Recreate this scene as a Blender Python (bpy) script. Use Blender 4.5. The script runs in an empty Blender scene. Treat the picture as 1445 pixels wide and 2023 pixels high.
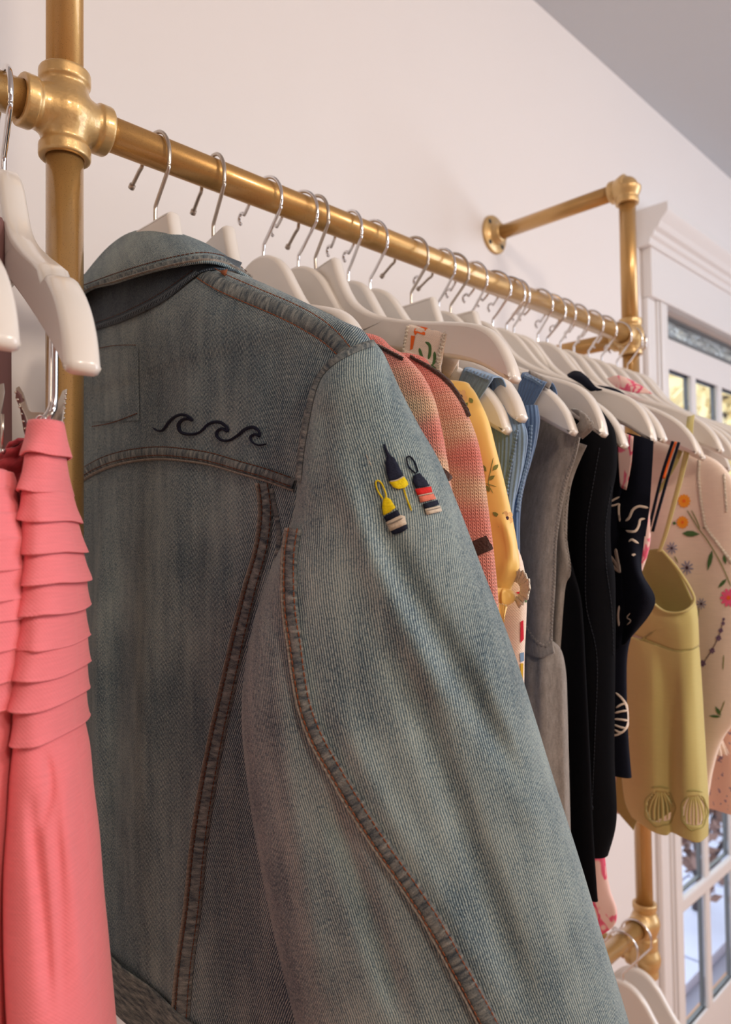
import bpy, bmesh, math, random
import numpy as np
from mathutils import Vector, Matrix, geometry
from mathutils.bvhtree import BVHTree

random.seed(7)
rng = np.random.RandomState(7)
SC = bpy.context.scene
COL = SC.collection

# ------------------------------------------------------------------ camera
FPX = 1480.0
PITCH, ROLL = math.atan(49 / FPX), 0.013
CAM = Vector((0, 0, 1.45))
_h = Vector((math.sqrt(.5), math.sqrt(.5), 0)); _z = Vector((0, 0, 1))
FWD = (_h * math.cos(PITCH) + _z * math.sin(PITCH)).normalized()
_r0 = Vector((math.sqrt(.5), -math.sqrt(.5), 0)); _u0 = _r0.cross(FWD)
RGT = _r0 * math.cos(ROLL) - _u0 * math.sin(ROLL)
UPV = _r0 * math.sin(ROLL) + _u0 * math.cos(ROLL)
cd = bpy.data.cameras.new('camera'); cam = bpy.data.objects.new('camera', cd); COL.objects.link(cam)
M = Matrix((RGT, UPV, -FWD)).transposed().to_4x4(); M.translation = CAM
cam.matrix_world = M
cd.sensor_fit = 'VERTICAL'; cd.sensor_height = 36; cd.lens = 36 * FPX / 2023
cd.clip_start = .02; cd.clip_end = 100
cd.dof.use_dof = True; cd.dof.focus_distance = .50; cd.dof.aperture_fstop = 8.5
SC.camera = cam
# ------------------------------------------------------------------ world, lamps, exposure
w = bpy.data.worlds.new('world'); SC.world = w; w.use_nodes = True
bg = w.node_tree.nodes['Background']; bg.inputs[0].default_value = (.80, .90, 1, 1); bg.inputs[1].default_value = 2.2
SC.view_settings.view_transform = 'Standard'; SC.view_settings.look = 'None'
SC.view_settings.gamma = 1; SC.view_settings.use_curve_mapping = False
SC.view_settings.exposure = 0.1

def area(name, loc, target, sx, sy, power, col, spread=180):
    l = bpy.data.lights.new(name, 'AREA'); l.shape = 'RECTANGLE'; l.size = sx; l.size_y = sy
    l.energy = power; l.color = col; l.spread = math.radians(spread)
    o = bpy.data.objects.new(name, l); COL.objects.link(o); o.location = loc
    o.rotation_euler = (Vector(target) - Vector(loc)).to_track_quat('-Z', 'Y').to_euler(); return o
# shop windows across the room (cool), ceiling lamps (warm)
area('window_light', (3.0, -1.7, 1.75), (.9, .6, 1.4), 1.6, 1.7, 44, (.80, .89, 1.0))
area('lamp_light_warm', (-.05, -1.45, 2.40), (.4, .5, 1.4), .22, .22, 10, (1, .82, .64))
area('lamp_light_room', (1.0, -1.25, 2.4), (.6, .5, 1.4), .22, .22, 8, (1, .86, .72))
area('lamp_light_far', (-1.9, -.1, 2.3), (-.4, .8, 1.5), .4, .4, 1.8, (1, .78, .58))
area('ceiling_glow', (1.1, -1.6, 2.5), (1.1, -1.6, 0), 2.6, 1.6, 13, (1, .89, .82))

# ------------------------------------------------------------------ numeric helpers
def ray(px, py):
    return (FWD + RGT * ((px - 722.5) / FPX) + UPV * (-(py - 1011.5) / FPX))
def at_x(px, py, X):
    d = ray(px, py); return CAM + d * (X / d.x)
def at_y(px, py, Y):
    d = ray(px, py); return CAM + d * (Y / d.y)
def at_d(px, py, D):
    return CAM + ray(px, py) * D
def to_px(p):
    q = Vector(p) - CAM; d = q.dot(FWD)
    return (722.5 + FPX * q.dot(RGT) / d, 1011.5 - FPX * q.dot(UPV) / d, d)
def catmull(P, n, closed=False):
    """P: list of arrays; returns n samples per segment"""
    P = [np.array(p, float) for p in P]
    out = []; N = len(P)
    segs = N if closed else N - 1
    for i in range(segs):
        if closed: p0, p1, p2, p3 = P[i - 1], P[i], P[(i + 1) % N], P[(i + 2) % N]
        else: p0, p1, p2, p3 = P[max(i - 1, 0)], P[i], P[i + 1], P[min(i + 2, N - 1)]
        for k in range(n):
            t = k / n
            out.append(.5 * ((2 * p1) + (-p0 + p2) * t + (2 * p0 - 5 * p1 + 4 * p2 - p3) * t * t + (-p0 + 3 * p1 - 3 * p2 + p3) * t ** 3))
    if not closed: out.append(P[-1])
    return out
def resample(P, step):
    P = [np.array(p, float) for p in P]
    d = [0]
    for a, b in zip(P, P[1:]): d.append(d[-1] + np.linalg.norm(b - a))
    n = max(2, int(round(d[-1] / step)) + 1)
    s = np.linspace(0, d[-1], n); A = np.array(P)
    return np.stack([np.interp(s, d, A[:, k]) for k in range(A.shape[1])], 1)

# ------------------------------------------------------------------ object helpers
def tag(o, label=None, cat=None, group=None, kind=None):
    if label: o['label'] = label
    if cat: o['category'] = cat
    if group: o['group'] = group
    if kind: o['kind'] = kind
    return o
def empty(name, loc, label, cat, group=None):
    o = bpy.data.objects.new(name, None); COL.objects.link(o); o.location = loc; o.empty_display_size = .03
    o['org'] = list(loc); tag(o, label, cat, group); return o
def org(o):
    return Vector(o['org']) if o is not None and 'org' in o else Vector((0, 0, 0))
def mesh(name, verts, faces, m, parent=None, uv=None, smooth=True, world=True):
    me = bpy.data.meshes.new(name)
    off = org(parent) if (parent is not None and world) else Vector((0, 0, 0))
    me.from_pydata([tuple(Vector(v) - off) for v in verts], [], faces)
    if uv is not None:
        l = me.uv_layers.new(name='UVMap')
        for lp in me.loops: l.data[lp.index].uv = uv[lp.vertex_index]
    me.update()
    if smooth: me.polygons.foreach_set('use_smooth', [True] * len(me.polygons))
    if m: me.materials.append(m)
    o = bpy.data.objects.new(name, me); COL.objects.link(o)
    if parent is not None:
        o.parent = parent
        o['org'] = list(org(parent)) if world else [0, 0, 0]
    return o
def solid(o, t, off=0.0):
    s = o.modifiers.new('thick', 'SOLIDIFY'); s.thickness = t; s.offset = off; return o
def fix_normals(o):
    b = bmesh.new(); b.from_mesh(o.data); bmesh.ops.recalc_face_normals(b, faces=b.faces); b.to_mesh(o.data); b.free(); return o
def grid(rows, closed=False):
    """rows: list of equal-length lists of points -> verts, faces, uv in metres"""
    A = np.array([[list(p) for p in r] for r in rows]); R, C = A.shape[:2]
    V = [tuple(A[i, j]) for i in range(R) for j in range(C)]
    F = []
    for i in range(R - 1):
        for j in range(C if closed else C - 1):
            j2 = (j + 1) % C
            F.append((i * C + j, i * C + j2, (i + 1) * C + j2, (i + 1) * C + j))
    return V, F, grid_uv(A, closed)
def grid_uv(A, closed=False):
    R, C = A.shape[:2]
    if closed:
        dv = np.concatenate([[0], np.cumsum(np.linalg.norm(A[1:] - A[:-1], axis=2)[:, 3 * C // 4])])
        seg = np.linalg.norm(A[:, 1:] - A[:, :-1], axis=2); cu = np.concatenate([np.zeros((R, 1)), np.cumsum(seg, 1)], 1)
        cu -= cu[:, 3 * C // 4][:, None]
        return [(cu[i, j], -dv[i]) for i in range(R) for j in range(C)]
    dv = np.concatenate([[0], np.cumsum(np.linalg.norm(A[1:] - A[:-1], axis=2).mean(1))])
    du = np.concatenate([[0], np.cumsum(np.linalg.norm(A[:, 1:] - A[:, :-1], axis=2).mean(0))])
    return [(du[j], -dv[i]) for i in range(R) for j in range(C)]
def sheet(name, ctrl, m, parent, nu=8, nv=8, t=.0012, fn=None):
    """ctrl: rows of control points (world). smooth sheet with thickness"""
    rows = [catmull(r, nu) for r in ctrl]
    cols = list(zip(*rows)); cols = [catmull(list(c), nv) for c in cols]
    g = [list(r) for r in zip(*cols)]
    if fn: g = [[fn(p, i / (len(g) - 1), j / (len(g[0]) - 1)) for j, p in enumerate(r)] for i, r in enumerate(g)]
    V, F, uv = grid(g)
    o = mesh(name, V, F, m, parent, uv)
    if t: solid(o, t)
    return o
def tube(name, pts, r, m, parent=None, seg=10, world=True, caps=True, join=None):
    P = [Vector(p) for p in pts]; n = len(P)
    rad = r if hasattr(r, '__len__') else [r] * n
    V, F = [], []
    prev = None
    for i, p in enumerate(P):
        t = (P[min(i + 1, n - 1)] - P[max(i - 1, 0)]).normalized()
        if prev is None:
            a = Vector((0, 0, 1)) if abs(t.z) < .9 else Vector((1, 0, 0)); x = t.cross(a).normalized()
        else:
            x = (prev - t * prev.dot(t)).normalized()
        prev = x; y = t.cross(x)
        for k in range(seg):
            an = 2 * math.pi * k / seg
            V.append(p + (x * math.cos(an) + y * math.sin(an)) * rad[i])
        if i:
            for k in range(seg):
                a, b = (i - 1) * seg + k, (i - 1) * seg + (k + 1) % seg
                F.append((a, b, b + seg, a + seg))
    if caps: F.append(tuple(range(seg))[::-1]); F.append(tuple(range((n - 1) * seg, n * seg)))
    if join is not None:
        o0 = len(join[0]); join[0].extend(V); join[1].extend([tuple(i + o0 for i in f) for f in F]); return
    return mesh(name, V, F, m, parent, None, True, world)
def lathe(profile, axis, c, seg=40, ref=None):
    """profile (t along axis, radius) -> V,F"""
    axis = Vector(axis).normalized(); a = Vector((0, 0, 1)) if abs(axis.z) < .9 else Vector((1, 0, 0))
    x = axis.cross(a).normalized(); y = axis.cross(x); c = Vector(c); V, F = [], []
    for i, (t, r) in enumerate(profile):
        for k in range(seg):
            an = 2 * math.pi * k / seg
            V.append(c + axis * t + (x * math.cos(an) + y * math.sin(an)) * max(r, 1e-5))
        if i:
            for k in range(seg):
                p, q = (i - 1) * seg + k, (i - 1) * seg + (k + 1) % seg
                F.append((p, q, q + seg, p + seg))
    F.append(tuple(range(seg))[::-1]); n = len(profile)
    F.append(tuple(range((n - 1) * seg, n * seg)))
    return V, F
def merge(*vf):
    V, F = [], []
    for v, f in vf:
        o = len(V); V += list(v); F += [tuple(i + o for i in ff) for ff in f]
    return V, F
def box(x0, x1, y0, y1, z0, z1):
    V = [(x, y, z) for x in (x0, x1) for y in (y0, y1) for z in (z0, z1)]
    F = [(0, 1, 3, 2), (4, 6, 7, 5), (0, 4, 5, 1), (2, 3, 7, 6), (0, 2, 6, 4), (1, 5, 7, 3)]
    return V, F
def bevel(o, wd, seg=2):
    b = o.modifiers.new('bevel', 'BEVEL'); b.width = wd; b.segments = seg; b.limit_method = 'ANGLE'; b.angle_limit = math.radians(35); return o
def bvh_of(o):
    """surface of one mesh (base mesh, thickness ignored) in world space"""
    off = org(o)
    return BVHTree.FromPolygons([v.co + off for v in o.data.vertices], [tuple(p.vertices) for p in o.data.polygons])
class Surf:
    def __init__(s, *objs): s.t = [bvh_of(o) for o in objs]; s.last = .5
    def hit(s, px, py, off=0.0):
        d = ray(px, py).normalized(); best = None
        for t in s.t:
            loc, nrm, idx, dist = t.ray_cast(CAM, d)
            if loc and (best is None or dist < best[2]): best = (loc, nrm, dist)
        if best is None:
            p = CAM + ray(px, py) * s.last
            bl = None
            for t in s.t:
                loc, nrm, idx, dist = t.find_nearest(p)
                if loc and (bl is None or dist < bl[2]): bl = (loc, nrm, dist)
            best = bl
        loc, nrm, _ = best
        if nrm.dot(d) > 0: nrm = -nrm
        s.last = (loc - CAM).dot(FWD)
        return loc + nrm * off, nrm
def pxline(pts, step=4): return resample(catmull(pts, 10), step)
def band(name, surf, pts, wpx, m, parent, h=.0012, base=.0006, cols=5, step=5):
    """raised seam ribbon lying on a surface along a line"""
    P = pxline(pts, step); n = len(P); rows = []
    for i in range(n):
        t = P[min(i + 1, n - 1)] - P[max(i - 1, 0)]; t /= np.linalg.norm(t) + 1e-9; nn = np.array([-t[1], t[0]])
        wd = wpx if not hasattr(wpx, '__len__') else wpx[0] + (wpx[1] - wpx[0]) * i / (n - 1)
        r = []
        for k in range(cols):
            f = k / (cols - 1) * 2 - 1
            q = P[i] + nn * f * wd / 2
            r.append(surf.hit(q[0], q[1], base + h * (1 - f ** 4))[0])
        rows.append(r)
    V, F, uv = grid(rows)
    return mesh(name, V, F, m, parent, uv)
def stitches(name, surf, pts, m, parent, off=.0016, dash=.0028, gap=.0008, r=.00042, shift=0):
    P = pxline(pts, 3); n = len(P); Q = []
    for i in range(n):
        t = P[min(i + 1, n - 1)] - P[max(i - 1, 0)]; t /= np.linalg.norm(t) + 1e-9
        q = P[i] + np.array([-t[1], t[0]]) * shift
        Q.append(np.array(surf.hit(q[0], q[1], off)[0]))
    R = resample(Q, .0006); J = ([], []); L = dash + gap
    per = max(2, int(round(L / .0006))); dn = max(2, int(round(dash / .0006)))
    i = 0
    while i + dn < len(R):
        tube('', [R[i], R[i + dn // 2] , R[i + dn]], [r * .6, r, r * .6], None, seg=5, join=J); i += per
    if not J[0]: return None
    o = mesh(name, J[0], J[1], m, parent); o['kind'] = 'stuff'; return o
def decal(name, surf, pts, m, parent, off=.0006, t=.0, sub=1, smooth_line=False):
    P = catmull(pts, 4, True) if smooth_line else [np.array(p, float) for p in pts]
    b = bmesh.new(); vs = [b.verts.new((p[0], p[1], 0)) for p in P]
    tri = geometry.tessellate_polygon([[Vector((p[0], p[1], 0)) for p in P]])
    for f in tri:
        try: b.faces.new([vs[i] for i in f])
        except ValueError: pass
    if sub: bmesh.ops.subdivide_edges(b, edges=b.edges[:], cuts=sub, use_grid_fill=True)
    for v in b.verts: v.co = surf.hit(v.co.x, v.co.y, off)[0]
    b.verts.ensure_lookup_table(); b.verts.index_update()
    V = [v.co.copy() for v in b.verts]; F = [tuple(v.index for v in f.verts) for f in b.faces]; b.free()
    o = mesh(name, V, F, m, parent); fix_normals(o)
    o.data.update()
    if len(o.data.polygons):
        c = sum((p.normal * p.area for p in o.data.polygons), Vector())
        if c.dot(FWD) > 0: o.data.flip_normals()
    if t: solid(o, t, 1.0)
    return o
def stroke(name, surf, pts, wpx, m, parent, off=.0006, h=.0008, step=3):
    """embroidered / printed line of a given width"""
    P = pxline(pts, step); n = len(P); rows = []
    for i in range(n):
        t = P[min(i + 1, n - 1)] - P[max(i - 1, 0)]; t /= np.linalg.norm(t) + 1e-9; nn = np.array([-t[1], t[0]])
        wd = wpx if not hasattr(wpx, '__len__') else np.interp(i / (n - 1), np.linspace(0, 1, len(wpx)), wpx)
        e = min(1, (i + .5) / 2, (n - i - .5) / 2)
        rows.append([surf.hit(*(P[i] + nn * f * wd / 2 * e), off + h * (1 - f * f))[0] for f in (-1, -.5, 0, .5, 1)])
    V, F, uv = grid(rows); return mesh(name, V, F, m, parent, uv)
def shape(o, pts, width, amount, axis=None):
    """press or raise a fold along a line (pixels of the reference) into the cloth"""
    P = pxline(pts, 8); off = org(o)
    me = o.data; A = P[:-1]; B = P[1:]; D = B - A; L2 = (D ** 2).sum(1) + 1e-9
    for v in me.vertices:
        p = v.co + off; x, y, d = to_px(p); q = np.array([x, y])
        if v.normal.dot(p - CAM) > 0 and axis is None: continue
        tt = np.clip(((q - A) * D).sum(1) / L2, 0, 1); c = A + D * tt[:, None]
        dd = ((q - c) ** 2).sum(1); k = dd.argmin(); dist = math.sqrt(dd[k])
        if dist < width * 2.6:
            f = (k + tt[k]) / len(A); e = min(1, f * 5, (1 - f) * 5 + .15)
            v.co += (CAM - p).normalized() * amount * math.exp(-(dist / width) ** 2) * e
    me.update()

# ------------------------------------------------------------------ materials
class N:
    def __init__(s, name):
        s.m = bpy.data.materials.new(name); s.m.use_nodes = True; s.t = s.m.node_tree; s.b = s.t.nodes['Principled BSDF']
        s.o = s.t.nodes['Material Output']
    def n(s, typ, **kw):
        x = s.t.nodes.new(typ)
        for k, v in kw.items(): setattr(x, k, v)
        return x
    def l(s, a, b): s.t.links.new(a, b)
    def set(s, k, v):
        if k in s.b.inputs: s.b.inputs[k].default_value = v
    def val(s, x, sock):
        if isinstance(x, (int, float)): sock.default_value = x
        elif isinstance(x, tuple): sock.default_value = x
        else: s.l(x, sock)
    def math(s, op, a, b=None, c=None, clamp=False):
        x = s.n('ShaderNodeMath', operation=op); x.use_clamp = clamp
        s.val(a, x.inputs[0])
        if b is not None: s.val(b, x.inputs[1])
        if c is not None: s.val(c, x.inputs[2])
        return x.outputs[0]
    def coord(s, which='UV'): return s.n('ShaderNodeTexCoord').outputs[which]
    def sep(s, v):
        x = s.n('ShaderNodeSeparateXYZ'); s.l(v, x.inputs[0]); return x.outputs
    def noise(s, v, scale, detail=3, rough=.5, dist=0):
        x = s.n('ShaderNodeTexNoise'); s.l(v, x.inputs['Vector']); x.inputs['Scale'].default_value = scale
        x.inputs['Detail'].default_value = detail; x.inputs['Roughness'].default_value = rough; x.inputs['Distortion'].default_value = dist
        return x.outputs['Fac']
    def mapping(s, v, scale=(1, 1, 1), rot=(0, 0, 0)):
        x = s.n('ShaderNodeMapping'); s.l(v, x.inputs[0]); x.inputs['Scale'].default_value = scale; x.inputs['Rotation'].default_value = rot
        return x.outputs[0]
    def ramp(s, f, stops):
        x = s.n('ShaderNodeValToRGB'); s.l(f, x.inputs[0]); e = x.color_ramp.elements
        while len(e) < len(stops): e.new(.5)
        for i, (p, c) in enumerate(stops): e[i].position = p; e[i].color = (*c, 1) if len(c) == 3 else c
        return x.outputs[0]
    def mix(s, f, a, b, mode='MIX'):
        x = s.n('ShaderNodeMix', data_type='RGBA', blend_type=mode)
        s.val(f, x.inputs['Factor'])
        s.val((*a, 1) if isinstance(a, tuple) else a, x.inputs['A']); s.val((*b, 1) if isinstance(b, tuple) else b, x.inputs['B'])
        return x.outputs['Result']
    def bump(s, h, strength=.5, dist=.001, nrm=None):
        x = s.n('ShaderNodeBump'); s.l(h, x.inputs['Height']); x.inputs['Strength'].default_value = strength; x.inputs['Distance'].default_value = dist
        if nrm: s.l(nrm, x.inputs['Normal'])
        s.l(x.outputs[0], s.b.inputs['Normal']); return x.outputs[0]
    def col(s, c): s.val((*c, 1) if isinstance(c, tuple) else c, s.b.inputs['Base Color'])
def srgb(r, g, b):
    f = lambda c: (c / 255 / 12.92) if c / 255 <= .04045 else ((c / 255 + .055) / 1.055) ** 2.4
    return (f(r), f(g), f(b))
def plain(name, c, rough=.7, metal=0, coat=0, bump=None, sheen=0):
    k = N(name); k.col(c); k.set('Roughness', rough); k.set('Metallic', metal); k.set('Coat Weight', coat); k.set('Sheen Weight', sheen)
    if bump: k.bump(k.noise(k.coord('Object'), bump[0], 3), bump[1], bump[2])
    return k.m
def cloth(name, c, var=.12, weave=1400, sheen=.15, rough=.9, trans=0.0, slub=0):
    k = N(name); uv = k.coord('UV'); ob = k.coord('Object')
    n1 = k.noise(ob, 18, 4); x, y, _ = k.sep(uv)
    wv = k.math('MULTIPLY', k.math('SINE', k.math('MULTIPLY', x, weave * 3)), k.math('SINE', k.math('MULTIPLY', y, weave * 3)))
    sl = k.noise(k.mapping(uv, (60, 900, 1)), 1, 3)
    f = k.math('ADD', k.math('MULTIPLY', n1, .5), k.math('MULTIPLY', sl, .5))
    d = tuple(v * (1 - var) for v in c); b = tuple(min(1, v * (1 + var)) for v in c)
    k.col(k.ramp(f, [(.3, d), (.7, b)])); k.set('Roughness', rough); k.set('Sheen Weight', sheen)
    k.bump(k.math('ADD', wv, k.math('MULTIPLY', sl, 1.5)), .25, .0004)
    if trans: k.set('Subsurface Weight', trans); k.set('Subsurface Radius', (.01, .01, .01)); k.set('Subsurface Scale', .6)
    return k.m
def denim(name, ang, period=.0015, dark=(.012, .031, .058), light=(.44, .50, .47), bias=0.0, worn=0.0):
    k = N(name); uv = k.coord('UV'); ob = k.coord('Object')
    r = k.mapping(uv, rot=(0, 0, ang)); x, y, _ = k.sep(r)
    wob = k.math('MULTIPLY', k.noise(uv, 90, 2), .0016)
    ph = k.math('MULTIPLY', k.math('ADD', x, wob), 2 * math.pi / period)
    tw = k.math('MULTIPLY_ADD', k.math('SINE', ph), .5, .5)
    thr = k.noise(k.mapping(r, (1 / period * 1.3, 520, 1)), 1, 2, .7)          # broken threads along each rib
    fine = k.noise(uv, 1300, 2, .7)
    wash = k.noise(ob, 11, 5, .62); wash2 = k.noise(k.mapping(uv, (75, 11, 1)), 1, 4, .65)
    f = k.math('MULTIPLY', tw, k.math('MULTIPLY_ADD', thr, 2.0, -.30))
    f = k.math('ADD', f, k.math('MULTIPLY_ADD', fine, 1.0, -.50))
    f = k.math('ADD', f, k.math('MULTIPLY_ADD', wash, .9, -.43 + bias)); f = k.math('ADD', f, k.math('MULTIPLY_ADD', wash2, .6, -.30))
    mid = tuple((a * .58 + b * .42) * m_ for a, b, m_ in zip(dark, light, (.80, 1, 1.14)))
    k.col(k.ramp(f, [(.0, dark), (.38, mid), (.85, light)]))
    k.set('Roughness', .92); k.set('Sheen Weight', .08)
    k.bump(k.math('ADD', tw, k.math('MULTIPLY', thr, 1.2)), .35, .0005)
    return k.m
def seam_denim(name, dark=(.040, .060, .080), light=(.44, .46, .43), scale=330):
    k = N(name); uv = k.coord('UV')
    b = k.noise(k.mapping(uv, (70, scale, 1)), 1, 2, .6); fn = k.noise(uv, 1300, 2)
    f = k.math('ADD', k.math('MULTIPLY_ADD', b, 1.5, -.42), k.math('MULTIPLY_ADD', fn, .7, -.32))
    k.col(k.ramp(f, [(.1, dark), (.5, tuple((a + c) * .42 for a, c in zip(dark, light))), (.95, light)]))
    k.set('Roughness', .95); k.bump(k.math('ADD', b, k.math('MULTIPLY', fn, .4)), .8, .0012)
    return k.m
def gold(name, c1, c2, rough=.34, flake=1400):
    k = N(name); ob = k.coord('Object')
    n = k.noise(ob, 30, 3); fl = k.noise(ob, flake, 2, .7)
    k.col(k.mix(n, c1, c2)); k.set('Metallic', .66); k.set('Coat Weight', .6); k.set('Coat Roughness', .09)
    k.l(k.ramp(fl, [(.3, (rough * .75,) * 3), (.75, (rough * 1.35,) * 3)]), k.b.inputs['Roughness'])
    k.bump(fl, .22, .0003); return k.m
def knit(name):
    k = N(name); uv = k.coord('UV'); ob = k.coord('Object'); x, y, _ = k.sep(uv)
    W, H = .0027, .0023
    fx = k.math('FRACT', k.math('DIVIDE', x, W)); tri = k.math('ABSOLUTE', k.math('SUBTRACT', fx, .5))
    yy = k.math('ADD', k.math('DIVIDE', y, H), k.math('MULTIPLY', tri, 1.7))
    s = k.math('SINE', k.math('MULTIPLY', yy, 2 * math.pi)); rib = k.math('SINE', k.math('MULTIPLY', fx, math.pi))
    edge = k.math('SUBTRACT', 1, k.math('MULTIPLY', k.math('ABSOLUTE', k.math('SUBTRACT', tri, .25)), 3.4))
    h = k.math('ADD', k.math('MULTIPLY', s, .45), edge)
    om = k.noise(k.mapping(uv, (7, 22, 1)), 1, 1, .4)
    base = k.ramp(om, [(.36, srgb(252, 140, 128)), (.46, srgb(255, 168, 150)), (.53, srgb(255, 202, 168)), (.60, srgb(255, 226, 184))])
    gap = k.ramp(h, [(.05, (.82, .74, .72)), (.45, (1, 1, 1))])
    c = k.mix(1.0, base, gap, 'MULTIPLY')
    k.col(c); k.set('Roughness', .95); k.set('Sheen Weight', .3); k.bump(h, .9, .0010)
    return k.m
def heather(name, c, var=.35, rib=None):
    k = N(name); uv = k.coord('UV'); ob = k.coord('Object')
    a = k.noise(k.mapping(uv, (260, 70, 1)), 1, 4, .7); b = k.noise(ob, 700, 2)
    f = k.math('ADD', k.math('MULTIPLY', a, .7), k.math('MULTIPLY', b, .3))
    k.col(k.ramp(f, [(.3, tuple(v * (1 - var) for v in c)), (.72, tuple(min(1, v * (1 + var)) for v in c))]))
    k.set('Roughness', .95); k.set('Sheen Weight', .3)
    h = a
    if rib:
        x, y, _ = k.sep(uv); h = k.math('SINE', k.math('MULTIPLY', x, 2 * math.pi / rib))
    k.bump(h, .6, .0009); return k.m

m_wall = N('wall_paint'); m_wall.col(m_wall.mix(m_wall.noise(m_wall.coord('Object'), 2.5, 3), (.80, .755, .745), (.83, .79, .78)))
m_wall.set('Roughness', .62); m_wall.bump(m_wall.noise(m_wall.coord('Object'), 160, 3), .06, .0006); m_wall = m_wall.m
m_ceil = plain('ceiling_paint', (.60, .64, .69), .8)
m_trim = plain('trim_gloss_paint', (.82, .80, .80), .32, coat=.3)
m_floor = N('floor_boards'); _x = m_floor.noise(m_floor.mapping(m_floor.coord('Object'), (2, 14, 1)), 1, 4)
m_floor.col(m_floor.mix(_x, srgb(190, 132, 88), srgb(224, 170, 122))); m_floor.set('Roughness', .45); m_floor = m_floor.m
m_gold = gold('gold_paint_pipe', srgb(206, 162, 98), srgb(188, 148, 92))
m_gold_cast = gold('gold_paint_cast', srgb(216, 180, 122), srgb(202, 166, 110), .42, 600)
_k = N('chrome'); _k.col((.78, .77, .78)); _k.set('Metallic', 1); _k.set('Roughness', .07); m_chrome = _k.m
_k = N('satin_nickel'); _k.col((.56, .50, .44)); _k.set('Metallic', 1); _k.set('Roughness', .3); m_nickel = _k.m
_k = N('clip_metal'); _k.col((.74, .68, .60)); _k.set('Metallic', 1); _k.set('Roughness', .22); m_clip = _k.m
_k = N('hanger_lacquer'); _k.col((.80, .75, .70)); _k.set('Roughness', .3); _k.set('Coat Weight', .55); _k.set('Coat Roughness', .12)
_k.bump(_k.noise(_k.mapping(_k.coord('Object'), (60, 12, 60)), 1, 3), .06, .0006); m_hanger = _k.m
m_hole_shade = plain('painted_hole_shade', (.02, .02, .022), .6)
d_body = denim('denim_back', math.radians(-27), light=(.43, .475, .45), bias=-.02)
d_slv = denim('denim_sleeve', math.radians(-5), .0014, bias=.03)
d_col = denim('denim_collar', math.radians(-35), bias=.0)
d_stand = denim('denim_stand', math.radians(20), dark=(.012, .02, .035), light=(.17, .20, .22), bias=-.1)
d_seam = seam_denim('denim_seam'); d_edge = seam_denim('denim_edge', (.16, .14, .125), (.50, .44, .38), 500)
m_thread = plain('brown_thread', srgb(96, 52, 32), .8)
m_thread2 = plain('amber_thread', srgb(134, 72, 36), .8)
def thread(name, c):
    k = N(name); k.col(k.ramp(k.noise(k.mapping(k.coord('Object'), (900, 900, 2600)), 1, 2), [(.3, tuple(v * .72 for v in c)), (.7, c)]))
    k.set('Roughness', .7); k.set('Specular IOR Level', .25); k.bump(k.noise(k.mapping(k.coord('Object'), (700, 700, 3200)), 1, 2), .8, .0005); return k.m
t_navy = thread('navy_thread', (.006, .009, .030)); t_yel = thread('yellow_thread', srgb(250, 222, 20)); t_red = thread('red_thread', srgb(226, 38, 34))
t_sal = thread('salmon_thread', srgb(238, 134, 110)); t_wht = thread('white_thread', srgb(226, 210, 190)); t_gry = thread('grey_thread', srgb(150, 142, 132))
m_knit = knit('ombre_knit'); m_brown = plain('brown_knit', srgb(66, 34, 24), .95, bump=(500, .9, .002), sheen=.3)
m_pink = cloth('pink_linen', srgb(244, 128, 136), .08, 1100, .2, trans=.15)
m_pinkd = cloth('pink_smocked', srgb(178, 60, 70), .25, 500, .2)
m_mauve = plain('mauve_crepe', srgb(120, 84, 82), .8)
m_yellow = N('yellow_satin'); m_yellow.col(srgb(250, 206, 112)); m_yellow.set('Roughness', .42); m_yellow.set('Sheen Weight', .4); m_yellow = m_yellow.m
m_cream = cloth('cream_cotton', srgb(240, 219, 203), .08, 1000, trans=.2)
m_lace = plain('cream_lace', srgb(252, 240, 222), .9, bump=(900, 1, .002))
m_blue = heather('blue_rib', srgb(124, 152, 184), .18, .0034)
m_blued = heather('blue_rib_deep', srgb(92, 120, 158), .2, .0034)
m_grey = heather('grey_heather', srgb(142, 134, 128), .34)
m_black = plain('black_jersey', (.0035, .0037, .0055), .95, bump=(500, .3, .0006)); m_black.node_tree.nodes['Principled BSDF'].inputs['Specular IOR Level'].default_value = .12
m_navy = cloth('navy_cotton', (.006, .0075, .016), .2, 900, sheen=0); m_navy.node_tree.nodes['Principled BSDF'].inputs['Specular IOR Level'].default_value = .15
m_print = plain('white_print', srgb(232, 214, 198), .8)
m_pinkprint = N('pink_print_chiffon'); _v = m_pinkprint.noise(m_pinkprint.mapping(m_pinkprint.coord('Object'), (60, 60, 30)), 1, 2, .5, 1.0)
m_pinkprint.col(m_pinkprint.ramp(_v, [(.50, srgb(246, 208, 200)), (.55, srgb(238, 110, 140)), (.64, srgb(228, 70, 112)), (.68, srgb(246, 200, 196))])); m_pinkprint.set('Roughness', .8); m_pinkprint = m_pinkprint.m
m_green = cloth('pistachio_cotton', srgb(204, 190, 124), .05, 900, trans=.1)
m_greend = cloth('pistachio_lining', srgb(172, 162, 98), .08, 900)
m_peach = N('peach_ditsy_cotton'); _n = m_peach.noise(m_peach.coord('Object'), 170, 1, .3)
m_peach.col(m_peach.ramp(_n, [(.66, srgb(240, 196, 176)), (.69, srgb(160, 130, 150))])); m_peach.set('Roughness', .9); m_peach = m_peach.m
def pr(n, r, g, b): return plain(n, srgb(r, g, b), .85)
p_org = pr('print_orange', 236, 104, 30); p_blu = pr('print_blue', 120, 150, 182); p_grn = pr('print_green', 74, 110, 62); p_olv = pr('print_olive', 124, 128, 64)
p_red = pr('print_red', 206, 24, 52); p_pnk = pr('print_pink', 240, 96, 140); p_mar = pr('print_marigold', 244, 156, 40); p_vio = pr('print_violet', 112, 84, 120)
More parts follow.
